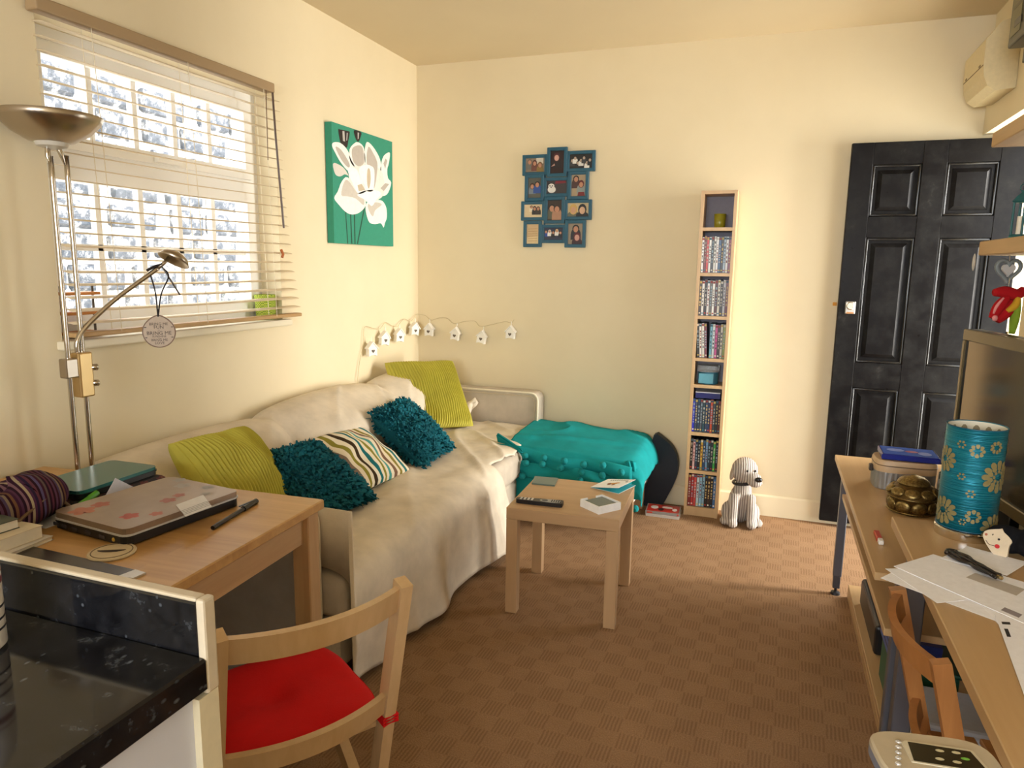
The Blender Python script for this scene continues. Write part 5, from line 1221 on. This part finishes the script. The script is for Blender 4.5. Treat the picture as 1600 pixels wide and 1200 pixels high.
loft([ring(hw2, hd2, 0), ring(hw2*1.01, hd2*1.01, .003), ring(hw2, hd2, .006, .018), ring(hw2, hd2, .060, .018), ring(hw2, hd2, .064)]).build('body', tn, pc('#8f8a84', .4, .4), autosmooth=50)
loft([ring(hw2*1.015, hd2*1.02, .0641), ring(hw2*1.02, hd2*1.025, .067), ring(hw2*1.02, hd2*1.025, .098), ring(hw2*.98, hd2*.98, .106)]).build('lid', tn, pc('#c2a27c', .45), autosmooth=50)
q = MB(); q.tube(ring(hw2*1.025, hd2*1.03, .088)[::4], .0022, 6, closed=True); q.build('lid_seam', tn, pc('#7a6146', .4), smooth=True)
MB().rbox((-.112, -.012, .05), (-.099, .012, .075), .004).build('clasp', tn, pc('#3a2f28', .4))
MB().box((.0, -hd2*.5, .1065), (.055, hd2*.6, .1075)).build('lid_picture', tn, pc('#7a6a58', .5)); MB().poly([(-.06, -.05, .1066), (.08, -.05, .1066), (.05, .05, .1066), (-.07, .04, .1066)]).build('lid_picture', tn, pc('#d9b184', .5))
bc = thing('film_case', 'glossy blue film case lying on the cream tin', 'dvd case', (2.632, -1.292, BZ+.1085), rotz=-.02)
MB().rbox((-.092, -.068, 0), (.092, .068, .020), .003, 1).build('case', bc, pc('#1c2a86', .25)); q = MB().use(pc('#4a68c0', .25)); flat(q, [(-.086, -.062), (.086, -.062), (.086, .062), (-.086, .062)], .0203)
q.use(pc('#8a9ad8', .3)); flat(q, ell_poly(-.04, .01, .030, .022), .0206); flat(q, ell_poly(.05, -.015, .022, .026), .0206); q.use(pc('#b8788a', .3)); flat(q, ell_poly(.01, .0, .022, .016), .0208); q.build('cover_print', bc)
jr = thing('candle_jar', 'small glass candle jar with a green leaf label behind the tin', 'candle', (2.765, -1.33, BZ+.0005))
MB().lathe([(.036, 0), (.038, .004), (.038, .07), (.036, .072), (.001, .073)], seg=28).build('jar', jr, pc('#55605a', .12), autosmooth=40)
MB().lathe([(.0385, .012), (.0385, .052)], seg=28, cap=False).build('label_band', jr, pc('#e8e8e2', .5), smooth=True); MB().poly([(x-.018, -.0390+.0, z) for x, z in ell_poly(0, .026, .012, .007, 12, rot=.4)]).build('leaf_print', jr, pc('#5f9a34', .5))

# brass lotus pot
m = new_mat('antique_brass', rough=.32, metal=.85); t = NT(m); nz = t.noise(t.coords(), 160, 3)
t.l(t.ramp(nz, [(.35, (0.14, 0.09, 0.028)), (.65, (0.30, 0.21, 0.075))]), t.b.inputs['Base Color']); t.bump(nz, .3, .003); brass = m
dbr = pc('#5a4420', .4, .8)
bp = thing('brass_pot', 'squat antique brass lidded pot with petal relief on the bench', 'pot', (2.605, -1.585, BZ+.0005))
MB().lathe([(.062, 0), (.070, .004), (.071, .010), (.066, .014), (.067, .040), (.071, .048), (.071, .052), (.001, .053)], seg=48).build('bowl', bp, dbr, autosmooth=45)
MB().lathe([(.072, .050), (.074, .054), (.072, .059), (.064, .076), (.046, .092), (.001, .094)], seg=48).build('lid', bp, dbr, autosmooth=45)
MB().lathe([(.046, .0905), (.048, .094), (.044, .102), (.030, .113), (.012, .118), (.006, .121), (.001, .121)], seg=40).build('lid_cap', bp, brass, autosmooth=40)
for k in range(9):
    a = 2*math.pi*k/9
    for (r0, z0, tilt, hh_, nm) in ((.0665, .026, 0.0, .017, 'petal'), (.0655, .071, -.75, .015, 'petal')):
        aa = a+(math.pi/9 if z0 > .05 else 0)
        Mx = Matrix.Rotation(aa, 4, 'Z') @ Matrix.Translation((r0, 0, z0)) @ Matrix.Rotation(tilt, 4, 'Y')
        e = MB(); e.ell((0, 0, 0), (.008, .0245, hh_*1.2), 12, 8); e.v = [Mx @ v for v in e.v]; e.build(nm, bp, brass, smooth=True)
for z, r in ((.006, .071), (.052, .0735)): MB().tube([(r*math.cos(a), r*math.sin(a), z) for a in [2*math.pi*k/48 for k in range(48)]], .0028, 8, closed=True).build('rim_ring', bp, brass, smooth=True)

# turquoise table lamp with gold flower print
lz0 = KZ+.0005
tl_ = thing('table_lamp', 'turquoise cylinder table lamp printed with gold flowers on the desk', 'lamp', (2.640, -2.072, lz0))
MB().lathe([(.068, 0), (.069, .002), (.069, .020), (.066, .023), (.001, .024)], seg=48).build('base', tl_, new_mat('chrome', (0.72, 0.70, 0.66), .06, 1.0), autosmooth=40)
m = new_mat('turquoise_satin_shade', (0.006, 0.27, 0.38), .30, .45); t = NT(m)
nz = t.noise(t.coords((3, 3, 400)), 1, 2); t.l(t.ramp(nz, [(.3, (0.003, 0.16, 0.24)), (.7, (0.006, 0.24, 0.34))]), t.b.inputs['Base Color']); t.bump(nz, .9, .004)
R0 = .0665; shd = MB(); shd.lathe([(R0, .026), (R0, .288)], seg=64, cap=False); so_ = shd.build('shade', tl_, m, smooth=True); so_.modifiers.new('thick', 'SOLIDIFY').thickness = .002
MB().lathe([(R0-.003, .028), (R0-.003, .287)], seg=64, cap=False).build('shade_lining', tl_, pc('#e6e0cc', .7), smooth=True)
for z in (.027, .2875): MB().tube([(R0*math.cos(a), R0*math.sin(a), z) for a in [2*math.pi*k/64 for k in range(64)]], .0016, 6, closed=True).build('shade_ring', tl_, pc('#0d5a74', .4), smooth=True)
gold = pc('#8f8458', .45, .25)
def on_shade(a, z, du, dz, k=0): an = a+du/R0; r = R0+.0018+k*.0003; return (r*math.cos(an), r*math.sin(an), z+dz)
def bloom(q, a, z, r, petals, rings):
    for j in range(rings):
        rr = r*(1-j*.30); pn_ = petals if j == 0 else max(6, petals-2*j)
        for k in range(pn_):
            an = 2*math.pi*(k+.5*j)/pn_; cu, cz2 = rr*.74*math.cos(an), rr*.74*math.sin(an); pr = rr*.26
            pl = ell_poly(cu, cz2, rr*.22 if rings > 1 else rr*.3, min(pr, rr*2.05/pn_), 10, rot=an); q.poly([on_shade(a, z, u_, w_, j) for u_, w_ in pl])
cam_an = math.atan2(-4.1247+2.072, 2.128-2.640)
q = MB().use(gold)
for (da, z, r, p_, ri) in ((.95, .150, .042, 12, 3), (.10, .205, .017, 8, 2), (-.85, .060, .036, 12, 3), (1.02, .035, .036, 12, 3), (.22, .060, .018, 8, 2), (-1.05, .175, .034, 12, 3), (-.42, .215, .010, 6, 1), (-.3, .145, .009, 6, 1), (.05, .110, .010, 6, 1), (-.1, .045, .008, 6, 1), (1.7, .21, .020, 8, 2), (2.2, .10, .036, 12, 3), (3.0, .18, .030, 12, 3), (-2.2, .10, .036, 12, 3), (-1.9, .22, .016, 8, 2), (.72, .215, .016, 9, 2)): q = MB(); bloom(q, cam_an+da, z*1.15, r*1.05, p_, ri); q.build('printed_flower', tl_, gold)
q = MB().use(pc('#8f8468', .6))
for k in range(14):
    a = 2*math.pi*k/14; q.poly([((R0-.0045)*math.cos(a+du), (R0-.0045)*math.sin(a+du), .262+dz) for du, dz in ell_poly(0, 0, .14, .016, 10)])
q.build('lining_print', tl_)
MB().lathe([(.012, .024), (.012, .06), (.022, .08), (.028, .11), (.020, .135), (.001, .14)], seg=20).build('bulb', tl_, pc('#efeee8', .4), autosmooth=60)

# ladybird plush
lbx = thing('ladybird_toy', 'black and red ladybird plush with a cream smiling face by the lamp', 'soft toy', M=Matrix.Translation((2.692, -2.195, lz0)) @ Matrix.Rotation(math.radians(-28), 4, 'Z'))
q = MB(); q.ell((0.002, .024, .034), (.046, .030, .034)); q.ell((.05, .035, .034), (.040, .05, .034)); o = q.build('body', lbx, cloth('black_plush', (0.006, 0.006, 0.008), .95)); md = o.modifiers.new('blend', 'REMESH'); md.mode = 'VOXEL'; md.voxel_size = .004; md.use_smooth_shade = True
redp = cloth('red_plush', (0.45, 0.01, 0.015), .95)
MB().ell((.060, .05, .060), (.030, .030, .026)).build('wing', lbx, redp, smooth=True); MB().ell((.082, .02, .04), (.022, .030, .030)).build('wing', lbx, redp, smooth=True)
F2 = Matrix.Translation((-.008, -.004, .030)) @ Matrix.Rotation(math.radians(68), 4, 'X') @ Matrix.Rotation(math.radians(-22), 4, 'Z')
fpts = [(-.036, .004), (-.030, .014), (-.014, .028), (-.010, .032), (-.004, .027), (.012, .023), (.022, .017), (.022, .007), (.026, -.004), (.032, -.018), (.027, -.030), (.014, -.032), (-.012, -.022), (-.032, -.008)]
fc_ = [(p.x, p.y) for p in catmull([(a, b, 0) for a, b in fpts+fpts[:1]], 44)[:-1]]
q = MB().xf(F2); q.prism(fc_, 2, -.004, .007); fo2 = q.build('face', lbx, cloth('cream_felt', (0.70, 0.58, 0.42), .95))
def fd(nm, pl, c, k=0): z = .0073+.0003*k; MB().xf(F2).poly([(x, y, z) for x, y in pl]).build(nm, fo2, pc(c, .6))
q = MB().xf(F2); q.ell((-.002, .006, .0075), (.0028, .0028, .0022), 10, 6); q.build('eye', fo2, pc('#1a0c0c', .15), smooth=True)
q = MB().xf(F2); q.ell((-.018, .008, .0070), (.0016, .0024, .0015), 8, 6); q.build('eye', fo2, pc('#5a5040', .3), smooth=True)
fd('cheek', ell_poly(.004, -.010, .0055, .0050, 12), '#c01018'); fd('cheek', ell_poly(-.029, .0, .003, .0032, 10), '#a85a3c')
MB().xf(F2).tube(catmull([(-.022, -.012, .0075), (-.012, -.016, .0078), (.001, -.012, .0075)], 12), .0008, 5).build('smile', fo2, pc('#5a3c30'))

# papers, cable and small things on the desk
def sheet(name, label, pts, z, th_=.0006, col='#f2f1f5', cat='paper', marks=()):
    q = MB(); q.use(pc(col, .7)).prism(pts, 2, z, z+th_)
    A, B, C3, D = [Vector((*p, 0)) for p in pts[:4]]
    for (u0, v0, u1, v1, c) in marks:
        q.use(pc(c, .7)); P = lambda u, v: (A.lerp(B, u)).lerp(D.lerp(C3, u), v)
        q.poly([(P(u, v).x, P(u, v).y, z+th_+.0002) for u, v in ((u0, v0), (u1, v0), (u1, v1), (u0, v1))])
    c = sum((Vector((*p, 0)) for p in pts), Vector())/len(pts)
    return tag(q.build(name, origin=(c.x, c.y, z)), label, cat, 'letters on the desk')
sheet('letter', 'white letter lowest of the pile, overhanging the desk edge', [(2.398, -2.452), (2.455, -2.368), (2.66, -2.505), (2.60, -2.60)], KZ+.0007, marks=())
sheet('letter', 'white folded sheet under the window envelope at the desk edge', [(2.415, -2.395), (2.56, -2.330), (2.64, -2.45), (2.49, -2.545)], KZ+.0015)
sheet('envelope', 'white envelope with a clear address window, largest on the desk', [(2.435, -2.375), (2.535, -2.262), (2.745, -2.40), (2.632, -2.585)], KZ+.0024, .0012, '#f0eff3', 'envelope', ((.55, .42, .80, .80, '#b9b0a6'), (.06, .82, .16, .94, '#8a8288')))
sheet('letter', 'white sheet furthest back, just in front of the turquoise lamp', [(2.545, -2.285), (2.625, -2.175), (2.735, -2.235), (2.665, -2.34)], KZ+.0038)
sheet('letter', 'printed white letter with black marks at the right edge of the picture', [(2.588, -2.555), (2.72, -2.52), (2.70, -2.90), (2.545, -2.93)], KZ+.0018, .0010, '#eeedf2', 'paper', ((.05, .10, .16, .13, '#16141a'), (.05, .18, .10, .27, '#16141a'), (.45, .2, .95, .5, '#b4b0b4'), (.5, .25, .6, .45, '#77747c'), (.7, .25, .78, .45, '#77747c')))
sheet('letter', 'plain white letter lying beneath the printed one', [(2.575, -2.53), (2.70, -2.49), (2.73, -2.72), (2.60, -2.75)], KZ+.0007, .0008)
cb = thing('coiled_cable', 'folded dark audio cable in a clear bag on the envelope', 'cable', (2.63, -2.30, KZ+.005))
cc_ = [Vector((2.573, -2.262, KZ+.014)).lerp(Vector((2.636, -2.378, KZ+.014)), k/10) for k in range(11)]
sd_ = (cc_[-1]-cc_[0]).cross(Vector((0, 0, 1))).normalized()
for j in range(6):
    off = (j-2.5)*.0048; P = []
    for k, p in enumerate(cc_): P.append(p+sd_*off*(1.0 if k in (0, 1, 2) else .55 if k in (4, 5) else 1.0)+Vector((0, 0, .004*math.sin(j*2+k*.5))))
    MB().tube(catmull(P, 24), .0034, 7).build('strand', cb, pc('#241c18', .3), smooth=True, world=True)
MB().tube(catmull([cc_[0]-sd_*.014, cc_[0]+(cc_[0]-cc_[1])*.9, cc_[0]+sd_*.014], 12), .0055, 8).build('end_loop', cb, pc('#2a211c', .25), smooth=True, world=True)
MB().tube([cc_[10], cc_[10]+(cc_[10]-cc_[9])*.9], .0042, 8).build('plug', cb, pc('#b9a070', .2, .9), world=True)
q = MB(); q.tube([(2.672+.010*math.cos(a), -2.478+.010*math.sin(a), KZ+.0052) for a in [2*math.pi*k/20 for k in range(20)]], .0022, 6, closed=True); tag(q.build('key_ring', mat=pc('#7a6a58', .25, .9), smooth=True, origin=(2.672, -2.478, KZ+.004)), 'small metal ring lying between the letters', 'ring')
q = MB(); q.use(pc('#b8321c', .4)).rbox((2.462, -1.93, BZ+.0005), (2.478, -1.86, BZ+.012), .003).use(pc('#e8e0d8', .4)).rbox((2.464, -1.955, BZ+.0005), (2.478, -1.93, BZ+.014), .003); tag(q.build('lighter', origin=(2.47, -1.9, BZ)), 'small red and white lighter lying in the gap beside the desk', 'lighter')

# grey gadget with a display, on a stool in the very front
DVM = frame_mat((2.352, -3.235, .775), (.985, .17, 0), (-.17, .985, 0))
stl = thing('side_stool', 'small stool holding up the beige gadget', 'stool', (2.352, -3.245, 0))
MB().lathe([(.040, 0), (.040, .02)], (0, 0, .754), 24).build('seat', stl, birch_x); MB().cyl((0, 0, .02), (0, 0, .754), .016, 12).build('post', stl, birch_z); MB().lathe([(.09, 0), (.085, .02)], seg=28).build('foot', stl, birch_x)
gd = thing('handheld_gadget', 'rounded beige gadget with a dark display and a column of silver buttons', 'gadget', M=DVM)
gp_ = [(superr(2*math.pi*k/60, .070, .046)) for k in range(60)]
def gring(s, z): return [(x*s, y*s, z) for x, y in gp_]
loft([gring(.90, 0), gring(1.0, .006), gring(1.0, .018)]).build('underside', gd, pc('#6f7380', .4), autosmooth=40)
loft([gring(1.0, .0181), gring(.985, .023), gring(.95, .025)]).build('top_shell', gd, pc('#b5a68c', .35), autosmooth=30)
q = MB(); q.prism([(-.034, -.014), (.046, -.020), (.050, -.012), (.046, .020), (.040, .023), (-.028, .026), (-.034, .02)], 2, .0251, .0262); sc_ = q.build('display_frame', gd, pc('#c9bfa6', .3))
q = MB(); q.prism([(-.031, -.012), (.043, -.017), (.046, -.010), (.042, .018), (-.026, .023)], 2, .0263, .0267); sc_ = q.build('display', gd, pc('#2a2416', .15))
for x, y, c in ((.006, .012, '#c6bd98'), (.024, .012, '#c6bd98'), (.0, -.004, '#c6bd98'), (.018, -.006, '#c6bd98'), (.030, .002, '#6fae3c')): MB().poly([(a, b, .0270) for a, b in ell_poly(x, y, .0052, .0028, 8)]).build('icon', sc_, pc(c, .5))
for k in range(5): MB().ell((-.049+.0035*k-.0015, -.020+.0105*k, .0255), (.0038, .0034, .0024), 10, 6).build('button', gd, pc('#d6d6d8', .15, .7), smooth=True)

# ------------------------------------------------------------------ shelves on the right wall and what hangs there
for z, lab in ((1.452, 'lower wooden wall shelf above the television'), (1.815, 'upper wooden wall shelf above the television')):
    s_ = thing('wall_shelf', lab, 'shelf', (2.92, -1.9, z))
    MB().rbox((2.800, -2.9, z-.024), (3.028, -1.185, z+.024), .003, 1).build('board', s_, shelf_w, world=True)
    for y in (-1.45, -2.5): MB().prism([(3.027, z-.024), (2.99, z-.024), (3.027, z-.10)], 1, y-.008, y+.008).build('bracket', s_, shelf_w, world=True)
lt = thing('lantern', 'small teal metal lantern standing on the lower wall shelf', 'lantern', (2.855, -1.405, 1.4765))
tq = pc('#10575a', .45)
MB().lathe([(.028, 0), (.028, .010), (.024, .014)], seg=4).build('base', lt, tq); MB().lathe([(.024, .112), (.030, .116), (.018, .132), (.008, .142), (.006, .150)], seg=4).build('roof', lt, tq)
for k in range(4): a = math.pi/2*k; MB().cyl((.023*math.cos(a), .023*math.sin(a), .012), (.023*math.cos(a), .023*math.sin(a), .113), .0035, 8).build('corner_post', lt, tq)
MB().lathe([(.010, .014), (.010, .07), (.001, .071)], seg=16).build('candle', lt, pc('#efe6d2', .6)); MB().tube([(.012*math.cos(a), 0, .158+.012*math.sin(a)) for a in [2*math.pi*k/16 for k in range(16)]], .0014, 6, closed=True).build('ring', lt, tq)
def heart(s, n=36): return [(s*16*math.sin(a)**3/16, s*(13*math.cos(a)-5*math.cos(2*a)-2*math.cos(3*a)-math.cos(4*a))/16) for a in [2*math.pi*k/n for k in range(n)]]
HM = frame_mat((2.850, -1.360, 1.380), (.93, .36, 0), (0, 0, 1))
hg_ = thing('hanging_heart', 'grey open heart with a smaller heart inside, hanging from the lower wall shelf', 'ornament', M=HM)
MB().tube([(x, y, 0) for x, y in heart(.040)], .0065, 8, closed=True).build('outer_heart', hg_, pc('#7d8586', .6), smooth=True); MB().prism(heart(.022), 2, -.004, .004).build('inner_heart', hg_, pc('#c4c2bf', .6))
MB().tube([(0, .022, 0), (0, .072, 0)], .0012, 6).build('string', hg_, pc('#b9a98c')); 
q = MB(); e_ = MB(); q.ell((2.792, -1.175, 1.405), (.005, .005, .030)); tag(q.build('hanging_droplet', mat=pc('#bcb5a6', .5), smooth=True, origin=(2.792, -1.175, 1.43)), 'slim pale drop ornament hanging at the shelf corner', 'ornament')
PM = frame_mat((2.850, -1.385, 1.278), (.93, .36, 0), (0, 0, 1))
pa = thing('felt_bird', 'red, yellow and green stuffed felt bird hanging below the grey heart', 'ornament', M=PM)
rf = cloth('red_felt', (0.42, 0.008, 0.012), .95); pk = pc('#d98a86', .9); yl = pc('#c9991e', .9); gn = pc('#7f9a24', .9)
def lim(path, r, m_, nm): MB().tube(catmull(path, 20), [r*(.55+.45*math.sin(math.pi*(k+.6)/20.2)) for k in range(20)], 10).build(nm, pa, m_, smooth=True)
lim([(-.045, .028, 0), (-.010, .030, 0), (.030, .022, 0), (.052, .040, 0)], .020, rf, 'wing'); lim([(.0, .018, .004), (-.025, -.015, .004), (-.045, -.055, .004)], .017, rf, 'body'); lim([(.022, .0, .0), (.0, -.035, .0), (-.025, -.064, .0)], .020, rf, 'body')
MB().ell((-.042, -.054, .014), (.009, .010, .006)).build('beak', pa, pk, smooth=True); lim([(-.020, .012, .012), (-.040, -.018, .012), (-.047, -.040, .012)], .005, pk, 'pink_trim')
lim([(.026, .014, .014), (.018, -.012, .014), (-.006, -.032, .014)], .012, yl, 'yellow_leg'); lim([(.032, .010, .006), (.030, -.040, .006), (.026, -.105, .006)], .014, gn, 'green_tail')
MB().tube([(.0, .035, 0), (.0, .075, 0)], .001, 6).build('string', pa, pc('#b9a98c'))

# cream unit and dark meter high on the right wall
un = thing('wall_unit', 'cream plastic fuse box high in the right corner', 'fuse box', (2.97, -.28, 2.14))
cr = pc('#d9c9a0', .5)
prof = [(3.029, 2.135), (2.955, 2.128), (2.925, 2.150), (2.908, 2.19), (2.903, 2.235), (2.903, 2.335), (2.955, 2.405), (3.029, 2.415)]
MB().prism(prof, 1, -.46, -.115).build('casing', un, cr, world=True)
MB().box((2.9022, -.455, 2.232), (2.9045, -.12, 2.236)).build('seam', un, pc('#6d5a3a', .6), world=True)
for y in (-.40, -.17): MB().rbox((2.900, y-.012, 2.238), (2.9035, y+.012, 2.246), .001, 1).build('catch', un, pc('#8a7450', .5), world=True)
mt = thing('electricity_meter', 'dark electricity meter with a pale face high on the right wall', 'meter', (2.97, -.95, 2.14))
MB().rbox((2.905, -1.15, 2.205), (3.029, -.79, 2.45), .006).build('casing', mt, pc('#3a3424', .35), world=True)
MB().rbox((2.9025, -.930, 2.235), (2.9055, -.815, 2.42), .002, 1).build('face', mt, pc('#6d6748', .4), world=True)
MB().box((2.9015, -.94, 2.26), (2.9028, -.86, 2.285)).build('counter_window', mt, pc('#14120e', .2), world=True)
for z in (2.33, 2.37, 2.40): MB().box((2.9015, -.96, z), (2.9028, -.83, z+.012)).build('print_line', mt, pc('#6a6450', .5), world=True)
MB().rbox((2.935, -1.12, 2.13), (3.029, -.88, 2.205), .004).build('terminal_cover', mt, pc('#4a4128', .4), world=True)
